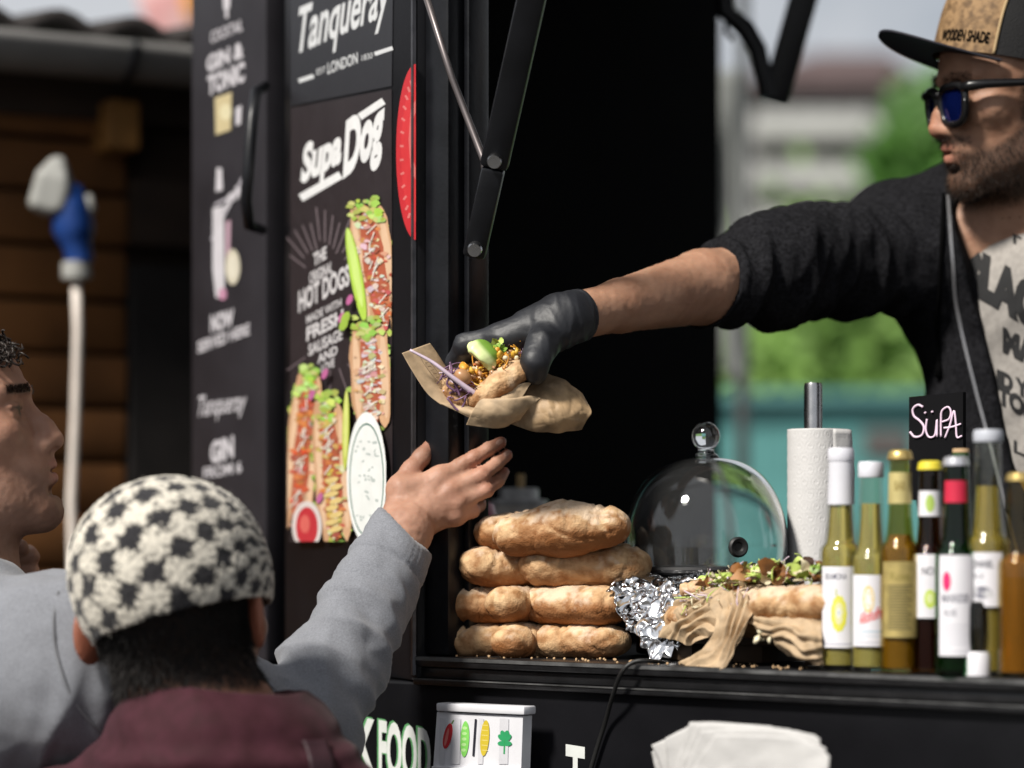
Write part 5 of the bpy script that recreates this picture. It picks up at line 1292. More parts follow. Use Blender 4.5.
        for v in Vg:
            u = (v[0] - x0) / (x1 - x0); q = v[1] / .7; px = a[0] + (b[0] - a[0]) * u + slant[0] * h * q; py = a[1] + (b[1] - a[1]) * u + slant[1] * h * q
            hh = hit(t2, px, py, .0012); ok.append(hh is not None); out.append(hh[0] if hh else Vector((0, 0, 0)))
        mb.add(out, [f for f in Fg if all(ok[i] for i in f)])
    st('BLACK', (962, 284), (1062, 342), 38, .085, 0, (.1, -1)); st('MARKET', (1003, 350), (1086, 392), 22, .07); st('AND YOU', (976, 376), (1052, 408), 15, .06); st('TOKYO', (998, 402), (1062, 436), 17, .06); st('T . S', (1008, 240), (1050, 262), 9, .02)
    st('LA', (1014, 452), (1040, 462), 12, .02)
    if mb.v: mb.build('shirt_lettering', im, tsh)
    # sunglasses
    def HL(x, y, z): return Mh @ Vector((x, y, z))
    fm = mat('black_acetate', (.008, .008, .009), .3, var=.1); lm = mat('blue_mirror_lens', (.02, .05, .42), .06, .85, var=.3, scale=25, col2=(.01, .02, .16))
    def rim(q, n=40, k=1.):
        out = []
        for i in range(n):
            a = 2 * math.pi * i / n; ca, sa_ = math.cos(a), math.sin(a); e = .62
            x = .0275 * k * math.copysign(abs(ca) ** e, ca); z = .0232 * k * math.copysign(abs(sa_) ** (e + .1), sa_)
            x *= 1 + .12 * (z / .0232); X = q * (.0335 + x); out.append(HL(X, .1085 - 2.6 * X * X + .0 - .06 * abs(z), -.0015 + z))
        return out
    mb = MB()
    for q in (-1, 1):
        r = rim(q); mb.tube(r + [r[0], r[1]], .0042, 8)
    mb.tube([HL(-.009, .109, .013), HL(0, .110, .014), HL(.009, .109, .013)], .0044, 8)
    for q in (-1, 1): mb.tube([HL(q * .061, .1005, .017), HL(q * .069, .094, .018), HL(q * .074, .075, .018), HL(q * .079, .03, .015), HL(q * .083, -.008, .012), HL(q * .083, -.03, -.006)], [.0055, .006, .0052, .0044, .004, .003], 8)
    sg = mb.build('sunglasses', fm, o, True)
    for q in (-1, 1):
        mb = MB(); r1 = rim(q, 40, .97); r2 = rim(q, 40, .5); c = HL(q * .0335, .1085 - 2.6 * .0335 ** 2 + .0015, -.0015)
        mb.add(r1 + r2 + [c], [(i, (i + 1) % 40, 40 + (i + 1) % 40, 40 + i) for i in range(40)] + [(40 + i, 40 + (i + 1) % 40, 80) for i in range(40)]); mb.build('lens', lm, sg, True)
    # cap
    Mc = Mh @ Matrix.Translation((0, .000, .034)) @ Matrix.Rotation(R(17), 4, 'X')
    n, m = 96, 26
    def capf(th, t, g=0.):            # th measured from the front, t 0 rim .. 1 top
        c, s_ = math.cos(th), math.sin(th); rx, ry = .0835 + g, .1045 + g
        front = max(0, c) ** 1.2; prof = (1 - t ** (2.6 + 2.2 * front)) ** (1 / (1.75 + .3 * front)); z = (.108 + .016 * front) * t * (1 if True else 0)
        return Mc @ Vector((rx * s_ * prof, ry * c * prof + .006 * front * (1 - t) , z * (1 - .06 * (1 - front) * t)))
    def capmesh(nm, th0, th1, m_, parent, g=0., n_=60):
        V = [capf(th0 + (th1 - th0) * i / n_, j / m, g) for j in range(m + 1) for i in range(n_ + 1)]
        F = np.array([(j * (n_ + 1) + i, j * (n_ + 1) + i + 1, (j + 1) * (n_ + 1) + i + 1, (j + 1) * (n_ + 1) + i) for j in range(m) for i in range(n_)])
        return mesh_np(nm, V, F, m_, parent)
    black_cl = mat('black_cap_cloth', (.004, .004, .005), .85, var=.3, scale=120, bump=.5, bscale=500)
    cork = mat('cork', (.17, .095, .04), .75, var=.25, scale=120, bump=.4, bscale=260, col2=(.31, .19, .09), ramp=(.36, .6), detail=9)
    cp = capmesh('cap', .98, 2 * math.pi - .98, black_cl, o, 0, 90)
    capmesh('cork_panel', -.95, .95, cork, cp, .0012, 60)
    sm = MB(); sm.tube([capf(.965, j / 25, .0012) for j in range(25)], .0018, 6); sm.tube([capf(-.965, j / 25, .0012) for j in range(25)], .0018, 6); sm.build('seam', mat('tan_thread', (.42, .30, .16), .8), cp, True)
    # brim: stiff, slightly curved
    V = []; nb, mbm = 48, 14
    for sgn in (0, 1):
        for j in range(mbm + 1):
            for i in range(nb + 1):
                a = -1.12 + 2.24 * i / nb; t = j / mbm; ext = .073 * (1 - (abs(a) / 1.16) ** 3.2) * t
                b = Vector((.083 * math.sin(a), .1045 * math.cos(a) + .006 * max(0, math.cos(a)), 0)); x = b.x * (1 + .05 * t)
                y = b.y + ext; z = -.002 - 3.0 * x * x * (.4 + .6 * t) + .010 * t - .003 * sgn
                V.append(Mc @ Vector((x, y, z + .004)))
    idx = np.arange(2 * (mbm + 1) * (nb + 1)).reshape(2, mbm + 1, nb + 1)
    F = [np.stack([idx[k, :-1, :-1], idx[k, :-1, 1:], idx[k, 1:, 1:], idx[k, 1:, :-1]], -1).reshape(-1, 4) for k in (0, 1)]; F[1] = F[1][:, ::-1]
    e = idx[:, -1, :]; F.append(np.stack([e[0, :-1], e[0, 1:], e[1, 1:], e[1, :-1]], 1))
    mesh_np('brim', V, np.concatenate(F), mat('navy_black_brim', (.010, .010, .018), .7, var=.3, scale=200, bump=.3, bscale=600), cp)
    Vg, Fg = glyphs('WOODEN SHADE', .03, 0); x0, x1 = Vg[:, 0].min(), Vg[:, 0].max()
    mb = MB(); mb.add([capf(.10 - .86 * (v[0] - x0) / (x1 - x0) * -1, .10 + .12 * v[1] / .7 , .0022) if False else capf(-(.14 + .74 * (v[0] - x0) / (x1 - x0)), .10 + .11 * v[1] / .7, .0022) for v in Vg], Fg); mb.build('cap_lettering', M['black_matt'], cp)
    lower_body(o, hip, tf, .5, (.02, .022, .03))
    return o
vendor()

# =============================== the customer reaching out
def customer():
    Mh = frame(P(-60, 442, 2.56), (.95, .08, .25), (-.05, 0, 1), .95)
    tf = Vector((.86, .5, 0)).normalized(); xr = tf.cross(UP)
    neck = P(-62, 590, 2.56); hip = Vector((neck.x - .06, neck.y - .05, .98))
    sh = P(62, 672, 2.44); el = P(297, 744, 2.50); wr = P(405, 531, 2.645)
    shl = neck - xr * .17 - UP * .06; ell_ = shl + Vector((.04, .08, -.27)); hl = P(2, 572, 2.74)
    sk = skin('fair_skin', (.34, .175, .115), (.50, .285, .20))
    Yh = 2.66
    H = dict(index=[P(440, 478, Yh + .01), P(474, 458, Yh + .015), P(489, 449, Yh + .02), P(501, 442.5, Yh + .028)], middle=[P(451, 491, Yh + .005), P(482, 475, Yh + .008), P(496, 464, Yh + .018), P(507, 455, Yh + .03)],
             ring=[P(458, 503, Yh + .004), P(486, 490, Yh + .008), P(498, 481, Yh + .022), P(504, 472, Yh + .036)], pinky=[P(456, 516, Yh + .006), P(472, 511, Yh + .014), P(480, 506, Yh + .03), P(482, 500, Yh + .044)],
             thumb=[P(399, 489, Yh + .006), P(411, 470, Yh + .016), P(422, 457, Yh + .024), P(430, 446.5, Yh + .030)])
    s = SDF(); head_sdf(s, Mh); s.cap(Mh @ Vector((0, -.03, -.05)), neck, .055, .062, .03)
    s.chain([neck, neck.lerp(hip, .4), hip], [.075, .09, .09], .05); s.cap(neck - UP * .04, sh, .06, .045, .04); s.cap(neck - UP * .04, shl, .06, .045, .04)
    s.chain([sh, el], [.042, .036], .02); s.chain([el, el.lerp(wr, .3), wr], [.036, .037, .0255], .02); s.chain([shl, ell_, hl], [.042, .034, .024], .02)
    s.cap(wr, P(409, 522, Yh), .0265, .026, .012, flat=((.3, 1, 0), .85))
    for k, r in zip(('index', 'middle', 'ring', 'pinky'), (.0118, .0115, .011, .010)): s.cap(P(411, 519, Yh + .004), H[k][0], .0175, r, .010)
    s.cap(P(402, 515, Yh), H['thumb'][0], .017, .0125, .012); s.cap(P(404, 488, Yh), H['index'][0], .0105, .009, .010)
    finger(s, H['thumb'], (.0122, .0098, .0092, .0074), .004)
    for k, rs in zip(('index', 'middle', 'ring', 'pinky'), ((.0102, .0081, .0074, .0060), (.0100, .0081, .0073, .0060), (.0095, .0077, .0069, .0057), (.0085, .0069, .0061, .0052))): finger(s, H[k], rs, .0022)
    for k in ('index', 'middle', 'ring', 'pinky'):            # knuckles and tendons on the back of the hand
        m = H[k][0]; tow = (Vector((0, 0, CAMZ)) - m).normalized(); s.ell(m + tow * .0068, (.0055, .0055, .0055), .007)
        s.cap(m + tow * .006, P(411, 516, Yh).lerp(m, .25) + tow * .0125, .0038, .003, .007); s.ell(H[k][1] + tow * .0018, (.0076, .0068, .0072), .004)
    # left fist near the chest
    for q in range(4): finger(s, [hl + Vector((.0, 0, .018 - q * .016)), hl + Vector((.028, -.006, .018 - q * .016)), hl + Vector((.034, -.022, .016 - q * .016)), hl + Vector((.016, -.030, .014 - q * .016))], (.0105, .010, .009, .008))
    s.cap(hl, hl + Vector((.004, 0, -.03)), .022, .02, .015); finger(s, [hl + Vector((-.004, -.02, .016)), hl + Vector((.012, -.034, .024)), hl + Vector((.026, -.036, .026))], (.012, .011, .009))
    def tipmask(V):
        a = 0
        for k in H: a = a + np.exp(-((V - np.array(H[k][3])) ** 2).sum(1) / .011 ** 2) + .6 * np.exp(-((V - np.array(H[k][1])) ** 2).sum(1) / .010 ** 2) + .5 * np.exp(-((V - np.array(H[k][0])) ** 2).sum(1) / .010 ** 2)
        return np.clip(a, 0, 1) * .55
    def stub(V):
        L = local(V, Mh); z, y = L[:, 2], L[:, 1]; ax_ = np.abs(L[:, 0]); br = np.clip(1.6 - np.abs(z - .0305 - .05 * (ax_ - .03)) / .0042, 0, 1) * (ax_ > .011) * (ax_ < .052) * (y > .06) * .9; ir = np.clip(1.5 * np.exp(-(((ax_ - .032) / .0062) ** 2 + ((z - .0085) / .0048) ** 2)), 0, 1) * (y > .085); la = np.exp(-((z - .0118) / .0016) ** 2) * (ax_ > .018) * (ax_ < .047) * (y > .075) * .9
        return np.clip((-.045 - z + np.clip(.06 - y, 0, .2) * .55) / .02, 0, 1) * np.clip((.15 + z) / .03, 0, 1) * (y > -.01) * .42 * (1 - np.clip(lips(L), 0, 1)) * 1.0 + br + ir + la + .95 * np.clip((z - .056 + np.clip(.045 - y, 0, 1) * .9) / .012, 0, 1) * (z > -.04) * (ax_ < .0785) * (y > -.13) * (y < .094)
    attr_mix(sk, 'face', (.25, .125, .082)); attr_mix(sk, 'flush', (.56, .19, .125)); attr_mix(sk, 'stubble', (.06, .036, .026)); attr_mix(sk, 'lip', (.40, .16, .135))  # the face mask paints the shade on his head into the skin colour
    def crease(V):
        d = .0004 * fbm(V, 200, 5, 2)
        for k in H:
            for j, am in ((1, .0013), (2, .0009)):
                c = np.array(H[k][j]); ax = np.array(H[k][min(j + 1, 3)] - H[k][j - 1]); ax /= np.linalg.norm(ax); q = V - c; u = q @ ax
                d = d - am * np.exp(-(q ** 2).sum(1) / .011 ** 2) * np.maximum(0, np.cos(u * 2 * math.pi / .0034)) 
        return d
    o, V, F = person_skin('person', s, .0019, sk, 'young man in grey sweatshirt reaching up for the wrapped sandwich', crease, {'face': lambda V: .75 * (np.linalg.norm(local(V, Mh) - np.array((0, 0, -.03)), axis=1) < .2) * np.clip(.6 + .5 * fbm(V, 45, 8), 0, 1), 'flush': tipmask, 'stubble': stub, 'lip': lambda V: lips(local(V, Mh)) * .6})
    # finger nails: thin plates on the finger ends that show them
    nm = mat('finger_nail', (.62, .38, .30), .25, var=.05, coat=.2)
    tr = bvh(V, F)
    mb = MB()
    for (cx, cyy, ang, a, b) in ((499.5, 442, -.55, 4.2, 2.6), (506.5, 453.5, -.75, 3.8, 2.4)):
        ps = []
        for rr in (0, .55, 1):
            for q in np.linspace(0, 2 * math.pi, 16, endpoint=False):
                px = cx + rr * (a * math.cos(q) * math.cos(ang) - b * math.sin(q) * math.sin(ang)); py = cyy + rr * (a * math.cos(q) * math.sin(ang) + b * math.sin(q) * math.cos(ang))
                h = hit(tr, px, py, .0006 * (1 - rr * .8)); ps.append(h[0] if h and h[0].y < 2.8 else None)
        if all(p is not None for p in ps): mb.add(ps, [(k * 16 + i, k * 16 + (i + 1) % 16, k * 16 + 16 + (i + 1) % 16, k * 16 + 16 + i) for k in (0, 1) for i in range(16)])
    if mb.v: mb.build('fingernails', nm, o, True)
    N = vnormals(V, F); L = local(V, Mh); g = np.random.default_rng(2)
    hm = mat('dark_brown_hair', (.020, .012, .008), .5, var=.3, scale=200)
    sc_ = np.clip((L[:, 2] - .052 + np.clip(.045 - L[:, 1], 0, 1) * .9) / .012, 0, 1) * (L[:, 2] > -.04) * (np.abs(L[:, 0]) < .1) * (L[:, 1] < .094) * (L[:, 1] > -.13) * (L[:, 2] < .15)
    cand = np.where(sc_ > .3)[0]; pk = g.choice(cand, 3600); mb = MB()
    fw = np.array(Mh.to_3x3() @ Vector((0, .5, .3)))
    strands(V[pk], N[pk], N[pk] * .8 + fw * .5, .013, .0005, 'hair', hm, o, 3, .6, 4)
    cu = MB(); pk2 = g.choice(cand, 900)
    for i in pk2:
        b = Vector(V[i]); nn = Vector(N[i]); tng = nn.orthogonal().normalized(); bt = nn.cross(tng); ph = g.uniform(0, 6.28); rr = g.uniform(.0035, .0065); ln = g.uniform(.007, .015)
        cu.tube([b + nn * (ln * t) + (tng * math.cos(ph + t * 8) + bt * math.sin(ph + t * 8)) * rr * (.3 + .7 * t) for t in np.linspace(0, 1, 10)], [.0012] * 9 + [.0004], 5)
    cu.build('hair_curls', hm, o, True)
    cand = np.where((np.abs(L[:, 1] - .085) < .022) & (np.abs(L[:, 2] - .0305) < .004) & (np.abs(L[:, 0]) > .012) & (np.abs(L[:, 0]) < .052))[0]; pk = g.choice(cand, 1600)
    for q in (-1, 1):
        pq = pk[L[pk, 0] * q > 0]; strands(V[pq], N[pq], N[pq] * .35 + q * np.array(Mh.to_3x3() @ Vector((1, -.1 * q, .15 * q))), .006, .00022, 'eyebrow', hm, o, 5, .15)
    # sweatshirt
    hd = SDF(); hd.cap(neck - UP * .07 - xr * .10, neck - UP * .07 + xr * .10, .085, .085, .05); hd.chain([neck - UP * .14, neck - UP * .32, hip], [.165, .155, .15], .06, flat=(tf, .78))
    hd.chain([neck - UP * .09 + xr * .1, sh, sh.lerp(el, .55), el], [.08, .080, .062, .052], .04); hd.chain([el, el.lerp(wr, .4), el.lerp(wr, .8), wr, P(413, 516, Yh)], [.052, .041, .0345, .0305, .030], .02)
    hd.chain([shl, ell_, ell_.lerp(hl, .85)], [.075, .055, .034], .04)
    hd.cap(neck - tf * .05 - xr * .05, neck - tf * .05 + xr * .05, .055, .055, .03); hd.cap(neck + xr * .055 + UP * .005, neck + xr * .04 + tf * .075 - UP * .035, .032, .03, .025); hd.cap(neck - xr * .055 + UP * .01, neck - xr * .03 + tf * .075 - UP * .03, .03, .028, .025)
    fw_ = (P(440, 480, Yh) - wr).normalized()
    hd.cap(wr, wr + fw_ * .06, .0275, .0275, .004, 's'); hd.half(P(403, 528, Yh - .005), (P(430, 505, Yh) - P(400, 536, Yh)).normalized(), .003)
    hd.cap(Mh @ Vector((0, -.03, -.06)), neck + tf * .01 - UP * .01, .068, .068, .012, 's')
    V3, F3 = hd.mesh(.0034); n3 = vnormals(V3, F3)
    dd = fold(V3, el, wr, 24, 11, .0085, 21, -.2, .74, 1.2) + fold(V3, el, wr, 52, 26, .0018, 25, .2, .80) + fold(V3, sh, el, 22, 8, .007, 23, -.1, 1.1) + .003 * fbm(V3, 16, 9)
    ax = np.array(wr - el); u = (V3 - np.array(el)) @ ax / (ax @ ax); rd = np.linalg.norm(V3 - np.array(el) - np.outer(u, ax), axis=1)
    dd = dd - .0026 * np.exp(-((u - .80) / .012) ** 2) + .0005 * np.sin(np.arctan2((V3 - np.array(el))[:, 0] - u * ax[0], (V3 - np.array(el))[:, 1] - u * ax[1]) * 46) * (u > .81) * (rd < .06) * (rd < .06) + .0009 * (u > .80) * (rd < .06)
    V3 = V3 + n3 * dd[:, None]
    hm2 = mat('grey_marl_sweatshirt', (.172, .18, .203), .95, var=.14, scale=650, bump=.35, bscale=1100, bdist=.0007, col2=(.232, .241, .268), Sheen_Weight=.2, Sheen_Roughness=.5)
    so_ = mesh_np('sweatshirt', V3, F3, hm2, o)
    t3 = bvh(V3, F3); pts = []
    for px, py in ((58, 592), (54, 620), (56, 650), (66, 684), (84, 714), (108, 738), (132, 756)):
        h = hit(t3, px, py, .0006)
        if h: pts.append(h[0])
    if len(pts) > 3: MB().tube(bspline(np.array(pts), 50), .0016, 6).build('shoulder_seam', mat('seam_thread', (.16, .165, .18), .9), so_, True)
    lower_body(o, hip, tf, .0, (.03, .04, .07))
customer()

# =============================== the customer with the woollen cap
def second_customer():
    Yc = 2.34
    Mh = frame(P(178, 624, Yc), (.22, .97, .02), (-.11, 0, 1), .95)
    tf = Vector((.18, .98, 0)).normalized(); xr = tf.cross(UP)
    neck = P(222, 755, Yc - .01); hip = Vector((neck.x + .02, neck.y - .02, .95))
    sk = skin('ruddy_skin', (.17, .078, .047), (.25, .12, .076))
    s = SDF(); head_sdf(s, Mh); s.cap(Mh @ Vector((0, -.018, -.04)), neck, .052, .060, .03)
    s.chain([neck, neck.lerp(hip, .4), hip], [.063, .09, .09], .03)
    arms = []
    for q in (-1, 1):
        sh = neck + xr * q * .186 - UP * .088; el = sh + xr * q * .06 - UP * .27 - tf * .02; wr = el + tf * .20 - UP * .10 - xr * q * .06; arms.append((sh, el, wr, q))
        s.cap(neck - UP * .09, sh, .045, .04, .03); s.chain([sh, el, wr], [.040, .034, .024], .02); s.cap(wr, wr + tf * .08, .028, .026, .015, flat=(UP, .7))
        for k in range(4): finger(s, [wr + tf * .085 + xr * (k - 1.5) * .018, wr + tf * .125 + xr * (k - 1.5) * .018 - UP * .006, wr + tf * .15 + xr * (k - 1.5) * .018 - UP * .022], (.009, .0085, .007))
        finger(s, [wr + tf * .03 - xr * q * .024, wr + tf * .07 - xr * q * .042, wr + tf * .10 - xr * q * .044], (.012, .01, .008))
    attr_mix(sk, 'flush', (.40, .12, .07)); attr_mix(sk, 'scalp', (.03, .018, .012))
    fl = lambda V: np.clip(1.2 * (gauss(local(V, Mh), (.085, -.012, .0), (.012, .03, .045)) + gauss(local(V, Mh), (-.085, -.012, .0), (.012, .03, .045))), 0, 1) * .7
    def scalp(V):
        L = local(V, Mh); x, y, z = np.abs(L[:, 0]), L[:, 1], L[:, 2]
        return np.clip((z + .068 + np.clip(y + .03, 0, 1) * 1.2) / .02, 0, 1) * (y < .03) * (z < .1) * (x < .0775)
    o, V, F = person_skin('person', s, .0025, sk, 'man seen from behind in black and white checked wool cap and burgundy jacket', None, {'flush': fl, 'scalp': lambda V: scalp(V) * .9})
    N = vnormals(V, F); L = local(V, Mh); g = np.random.default_rng(6); w_ = scalp(V); cand = np.where((w_ > .3) & (L[:, 2] < .05))[0]; pk = g.choice(cand, 16000, p=w_[cand] / w_[cand].sum())
    hm = mat('black_hair', (.007, .005, .0045), .8, var=.3, scale=200); dn = np.array(Mh.to_3x3() @ Vector((0, -.15, -1)))
    strands(V[pk], N[pk], N[pk] * .34 + dn * .9, .009, .0005, 'hair', hm, o, 7, .25)
    # cap: round woollen crown, its pattern knitted into the yarn
    Mc = frame(P(172, 568, Yc), (.22, .97, -.10), (-.31, 0, 1), 1.)
    cs = SDF(Mc); cs.ell((0, -.010, .002), (.0875, .104, .079), .01); cs.ell((0, -.008, -.030), (.0835, .101, .070), .02); cs.half((0, 0, -.080), (0, .10, -1), .008); cs.ell((0, -.006, -.058), (.078, .094, .088), .004, 's')
    cV, cF = cs.mesh(.0016); Lc = local(cV, Mc); n = vnormals(cV, cF)
    th = np.arctan2(Lc[:, 0], -Lc[:, 1]); ph = np.arctan2(Lc[:, 2] + .03, np.hypot(Lc[:, 0], Lc[:, 1]))
    # star-like dark checks on a tilted square net laid over the crown
    A_ = Lc[:, 0] + .25 * Lc[:, 2]; px_ = .088 * np.arctan2(Lc[:, 0], np.hypot(Lc[:, 1], Lc[:, 2])) * 1.05; pz_ = .092 * np.arctan2(Lc[:, 2] + .01, np.abs(Lc[:, 1]) + .02)
    u, v = px_ * .86 + pz_ * .38, -px_ * .38 + pz_ * .86; S_ = .0235
    u = u / S_ + .12 * vnoise(Lc, 90, 1); v = v / S_ + .12 * vnoise(Lc, 90, 2)
    row = np.floor(v); fu = u % 1 - .5; fv = v % 1 - .5
    star = np.minimum(np.abs(fu) * 1.0 + np.abs(fv) * .75, np.maximum(np.abs(fu), np.abs(fv)) * 1.22); star = np.minimum(star, np.abs(fu) * .7 + np.abs(fv) * 1.25 - .05)
    spk = fbm(Lc, 330, 7, 2)
    dark = np.clip((.335 - star + .08 * spk) / .04, 0, 1)
    ring = np.clip(1 - np.abs(star - .40) / .17, 0, 1); dark = np.maximum(dark, np.clip((spk + .02) * 4, 0, 1) * ring * .95)
    knit = .0005 * np.sin(u * 2 * math.pi * 9) * np.sin(v * 2 * math.pi * 9) + .0005 * fbm(Lc, 260, 3, 2) - .0007 * dark
    cV = cV + n * knit[:, None]
    cm = mat('cream_wool', (.62, .58, .50), .95, var=.14, scale=260, bump=.6, bscale=600, bdist=.001, Sheen_Weight=.15); attr_mix(cm, 'dark_yarn', (.014, .013, .016))
    cap_o = mesh_np('knitted_cap', cV, cF, cm, o, attrs={'dark_yarn': dark})
    gi = g.choice(len(cV), 1500); ok = dark[gi] < .4; gi = gi[ok]
    strands(cV[gi], n[gi], n[gi] * .7, .0032, .00012, 'wool_fuzz', mat('cream_yarn', (.62, .59, .52), .9), cap_o, 12, .9, 2)
    # jacket with a soft folded collar
    hd = SDF(); hd.cap(neck - UP * .095 - xr * .09, neck - UP * .095 + xr * .09, .088, .088, .05); hd.chain([neck - UP * .15, neck - UP * .34, hip], [.17, .165, .16], .06, flat=(tf, .72))
    for sh, el, wr, q in arms: hd.chain([sh - UP * .012 - xr * q * .02, el, wr], [.074, .058, .042], .04)
    hd.ell(neck + UP * .002, (.106, .098, .080), .03)
    hd.cap(neck - UP * .005 + tf * .004, neck + UP * .10 + tf * .004, .062, .076, .006, 's')
    V3, F3 = hd.mesh(.0036); n3 = vnormals(V3, F3); Lz = V3[:, 2] - neck.z
    ring = np.sin((Lz + .012 * vnoise(V3, 12, 3)) * 2 * math.pi / .030); nearc = np.exp(-((Lz + .012) / .03) ** 2)
    dd = .0042 * ring * nearc + .004 * fbm(V3 * (1, 1, 1.6), 11, 5) + fold(V3, neck - xr * .25, neck + xr * .25 - UP * .1, 12, 9, .004, 31, -.5, 1.5)
    V3 = V3 + n3 * dd[:, None]
    jm = mat('burgundy_cloth', (.040, .0080, .0125), .78, var=.25, scale=60, bump=.4, bscale=500, bdist=.0008, col2=(.052, .013, .021), Specular_IOR_Level=.2, Sheen_Weight=.05)
    jk = mesh_np('jacket', V3, F3, jm, o)
    t3 = bvh(V3, F3)
    for dx in (0,):
        pts = [[hit(t3, x + k * 8, y, .003) for k in range(4)] for x, y in ((300, 742), (304, 752), (307, 762), (309, 776))]
        if all(h for r in pts for h in r): sheet([[np.array(h[0]) for h in r] for r in pts], 8, 12, .002, 'strap', mat('dark_strap', (.03, .009, .014), .6), jk)
    lower_body(o, hip, tf, .0, (.04, .04, .05))
second_customer()
# ---------------------------------------------------------------- the sandwich changing hands
def held_sandwich():
    Y0 = 2.585
    t = thing('wrapped_sandwich', 'filled roll in brown paper held out by the black glove', 'sandwich', P(495, 385, Y0))
    # bread: front crust and back half
    def bun(pts, r, h, seed, tl, ts):
        s = SDF(); pts = [Vector(p) for p in pts]
        for i in range(len(pts) - 1): s.cap(pts[i], pts[i + 1], r[i], r[i + 1], .01, flat=((0, -.35, .94), .8))
        V, F = s.mesh(.0014); N = vnormals(V, F); V = V + N * (.0014 * fbm(V, 60, seed, 3) + .0006 * fbm(V, 240, seed + 1))[:, None]; N = vnormals(V, F)
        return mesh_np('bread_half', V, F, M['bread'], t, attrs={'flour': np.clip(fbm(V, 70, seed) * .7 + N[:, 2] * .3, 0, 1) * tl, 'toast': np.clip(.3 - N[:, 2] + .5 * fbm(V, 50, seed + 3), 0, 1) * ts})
    bun([P(474, 402, 2.562), P(484, 396, 2.556), P(502, 383, 2.556), P(517, 371, 2.564), P(523, 366, 2.575)], [.009, .0115, .0125, .0115, .0085], 1, 4, .5, .7)
    bun([P(451, 378, 2.575), P(454, 390, 2.568), P(462, 399, 2.563)], [.0085, .0105, .0095], 1, 5, .6, .5)
    bun([P(462, 378, 2.63), P(490, 368, 2.64), P(512, 358, 2.64)], [.014, .017, .014], 1, 6, .5, .6)
    bun([P(465, 396, 2.585), P(490, 388, 2.59), P(512, 372, 2.595)], [.014, .018, .014], 1, 7, .4, .6)
    def fill(x0, x1, ya, yb, h, y0, y1):
        def f(g):
            u = g.uniform(0, 1); x = x0 + (x1 - x0) * u; y = ya + (yb - ya) * u + g.normal(0, h); d = (y - (ya + (yb - ya) * u)) / h
            return P(x, y, y0 + (y1 - y0) * g.uniform(0, 1) - .010 * max(0, .6 - abs(d) * .5)), None
        return f
    bits(140, fill(457, 518, 386, 356, 7.5, 2.556, 2.598), .0042, 3, 'cheese_and_bean_filling', [VEG['orange'], VEG['ylw'], VEG['bean'], VEG['tom'], VEG['cream']], t, 'chunk', [.38, .22, .24, .08, .08])['kind'] = 'stuff'
    bits(80, fill(455, 518, 388, 358, 7, 2.554, 2.59), .0045, 13, 'grated_cheese_filling', [VEG['orange'], VEG['ylw'], VEG['dark']], t, 'strip', [.6, .3, .1])['kind'] = 'stuff'
    bits(75, fill(446, 472, 372, 400, 6, 2.556, 2.59), .0058, 23, 'cabbage_filling', [VEG['purple'], VEG['pale'], VEG['purple']], t, 'strip', [.6, .2, .2])['kind'] = 'stuff'
    bits(22, fill(502, 526, 362, 352, 4, 2.575, 2.60), .0042, 33, 'onion_filling', [VEG['pale'], VEG['purple'], VEG['bean']], t, 'strip', [.5, .3, .2])['kind'] = 'stuff'
    b = MB(); b.ball(P(463, 377, 2.552), (.0095, .008, .0075), 20, 0, Matrix.Rotation(.7, 3, 'Y')); b.build('bean', VEG['bean'], t, True)
    st = [P(410, 350, 2.548), P(432, 362, 2.546), P(452, 377, 2.545), P(468, 389, 2.548), P(480, 398, 2.553)]
    b = MB(); c = bspline(np.array(st), 30); b.tube(c, [.0012 + .0022 * (i / 29) for i in range(30)], 8); b.build('cabbage_rib', VEG['pale'], t, True)
    for pts in ([(447, 398), (458, 410), (464, 404), (466, 396)], [(440, 380), (446, 372), (455, 384), (460, 396)], [(450, 362), (452, 372), (447, 384), (456, 392)]):
        MB().tube(bspline(np.array([P(x, y, 2.55) for x, y in pts]), 24), .0011, 6).build('cabbage_shred', VEG['purple'], t, True)
    # avocado slice: crescent, pale inside, darker skin edge
    s = SDF(); ce = [P(473, 347, 2.572), P(480, 350, 2.560), P(486, 357, 2.556), P(489, 365, 2.558)]
    s.chain(ce, [.0062, .0108, .0108, .0062], .006, flat=((.25, -1, .3), .45)); s.cap(P(470, 360, 2.556), P(482, 370, 2.552), .0060, .0060, .004, 's'); V, F = s.mesh(.0012)
    q = np.array([(v[0] - ce[1].x) * .75 + (v[2] - ce[1].z) * .65 for v in V]); am = mat('avocado', (.58, .66, .30), .4, var=.15, scale=60); attr_mix(am, 'skin_edge', (.16, .30, .04))
    mesh_np('avocado_slice', V, F, am, t, attrs={'skin_edge': np.clip((q - .0015) / .004, 0, 1)})
    bits(9, fill(494, 504, 345, 352, 3, 2.572, 2.585), .0052, 43, 'salad_filling', [VEG['lime'], VEG['green']], t, 'leaf')['kind'] = 'stuff'
    # brown paper: stiff flap at the left, folds below, crumpled tail at the right
    k = lambda rows: [[Pn(*p) for p in r] for r in rows]
    kp = M['kraft']; gk = mat('greasy_kraft', (.46, .31, .17), .6, var=.05, scale=26, bump=.3, bscale=200, bdist=.001, col2=(.17, .115, .065), ramp=(.42, .60))  # dark blotches paint the shadow inside the crumpled tail
    sheet(k([[(402, 353, 2.560), (412, 370, 2.558), (427, 393, 2.556), (440, 404, 2.555)], [(416, 348, 2.572), (427, 364, 2.572), (441, 388, 2.566), (456, 410, 2.556)], [(430, 343, 2.585), (441, 358, 2.588), (452, 376, 2.59), (470, 412, 2.56)]]), 40, 40, .0004, 'paper_flap', kp, t, amp=.0005, sc=40)
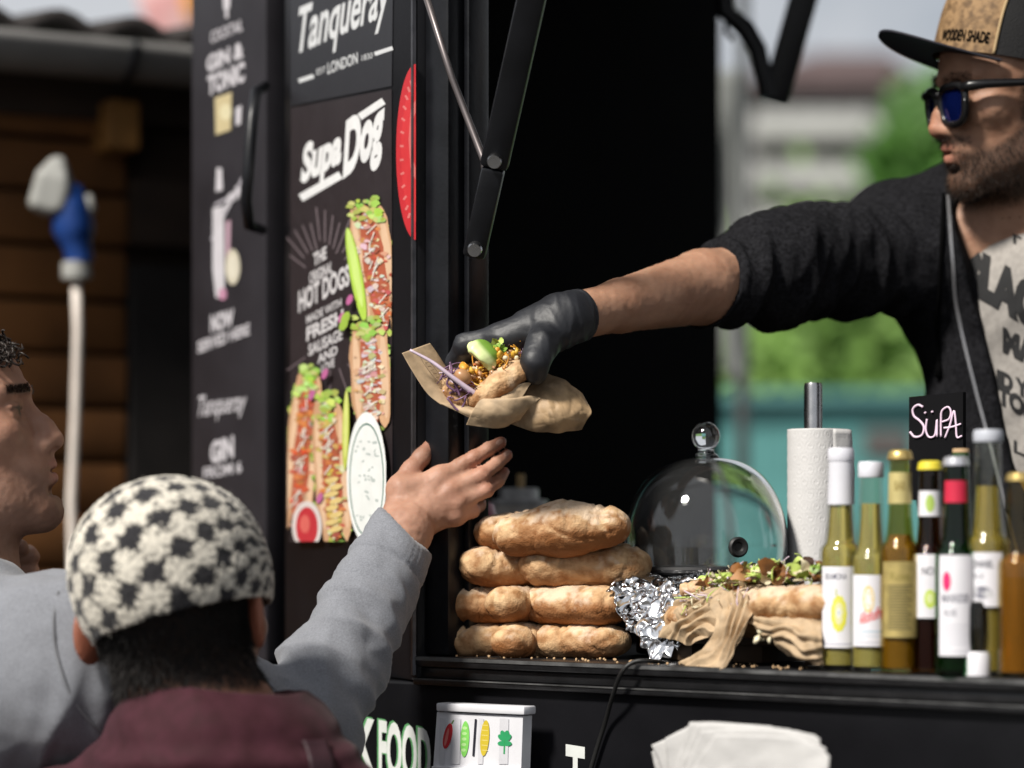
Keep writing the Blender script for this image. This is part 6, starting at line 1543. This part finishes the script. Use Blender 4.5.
    sheet(k([[(437, 402, 2.556), (452, 409, 2.553), (468, 417, 2.548), (480, 424, 2.548)], [(452, 404, 2.558), (466, 409, 2.548), (480, 414, 2.541), (496, 420, 2.543)], [(472, 406, 2.562), (486, 406, 2.548), (500, 404, 2.542), (514, 408, 2.545)], [(490, 398, 2.566), (505, 390, 2.556), (520, 384, 2.554), (532, 382, 2.56)]]), 90, 90, .0003, 'paper_wrap', kp, t, amp=.0016, sc=70, seed=5)
    sheet(k([[(466, 425, 2.552), (472, 412, 2.542), (480, 400, 2.540), (488, 400, 2.545)], [(486, 428, 2.548), (492, 414, 2.536), (504, 400, 2.534), (512, 398, 2.54)], [(504, 427, 2.55), (510, 416, 2.538), (520, 400, 2.536), (530, 396, 2.542)], [(520, 420, 2.555), (528, 410, 2.546), (536, 402, 2.545), (541, 398, 2.552)]]), 90, 70, .0003, 'paper_fold', kp, t, amp=.0013, sc=70, seed=9)
    sheet(k([[(505, 422, 2.57), (516, 404, 2.572), (530, 386, 2.578), (545, 372, 2.59)], [(530, 430, 2.568), (540, 412, 2.562), (550, 396, 2.57), (560, 378, 2.588)], [(556, 433, 2.572), (562, 418, 2.562), (572, 404, 2.57), (578, 390, 2.588)], [(582, 430, 2.582), (588, 420, 2.578), (592, 412, 2.58), (588, 402, 2.592)]]), 110, 90, .0003, 'paper_tail', gk, t, amp=.0030, sc=60, seed=14)
    sheet(k([[(470, 412, 2.575), (486, 418, 2.565), (505, 424, 2.565)], [(482, 402, 2.60), (500, 408, 2.60), (520, 412, 2.595)], [(500, 388, 2.63), (520, 392, 2.63), (545, 394, 2.61)]]), 24, 24, .0004, 'paper_underside', kp, t, amp=.001, sc=60, seed=20)
    # faint oval print on the stiff flap
    D = MB(); pr = mat('brown_print', (.10, .055, .03), .7)
    def onflap(u, v):      # u along the long way, v across
        a = Vector(Pn(412, 353, 2.5625)).lerp(Vector(Pn(446, 398, 2.5605)), u); b_ = Vector(Pn(424, 348, 2.574)).lerp(Vector(Pn(458, 392, 2.575)), u); return a.lerp(b_, v) + Vector((-.2, -.9, .3)) * .0022
    D.tube([onflap(.45 + .34 * math.cos(a), .45 + .24 * math.sin(a)) for a in np.linspace(0, 6.28, 40)], .00025, 4)
    for i in range(5): D.tube([onflap(.28 + .08 * i, .34), onflap(.30 + .08 * i, .56)], .0003, 4)
    D.build('paper_print', pr, t)
held_sandwich()
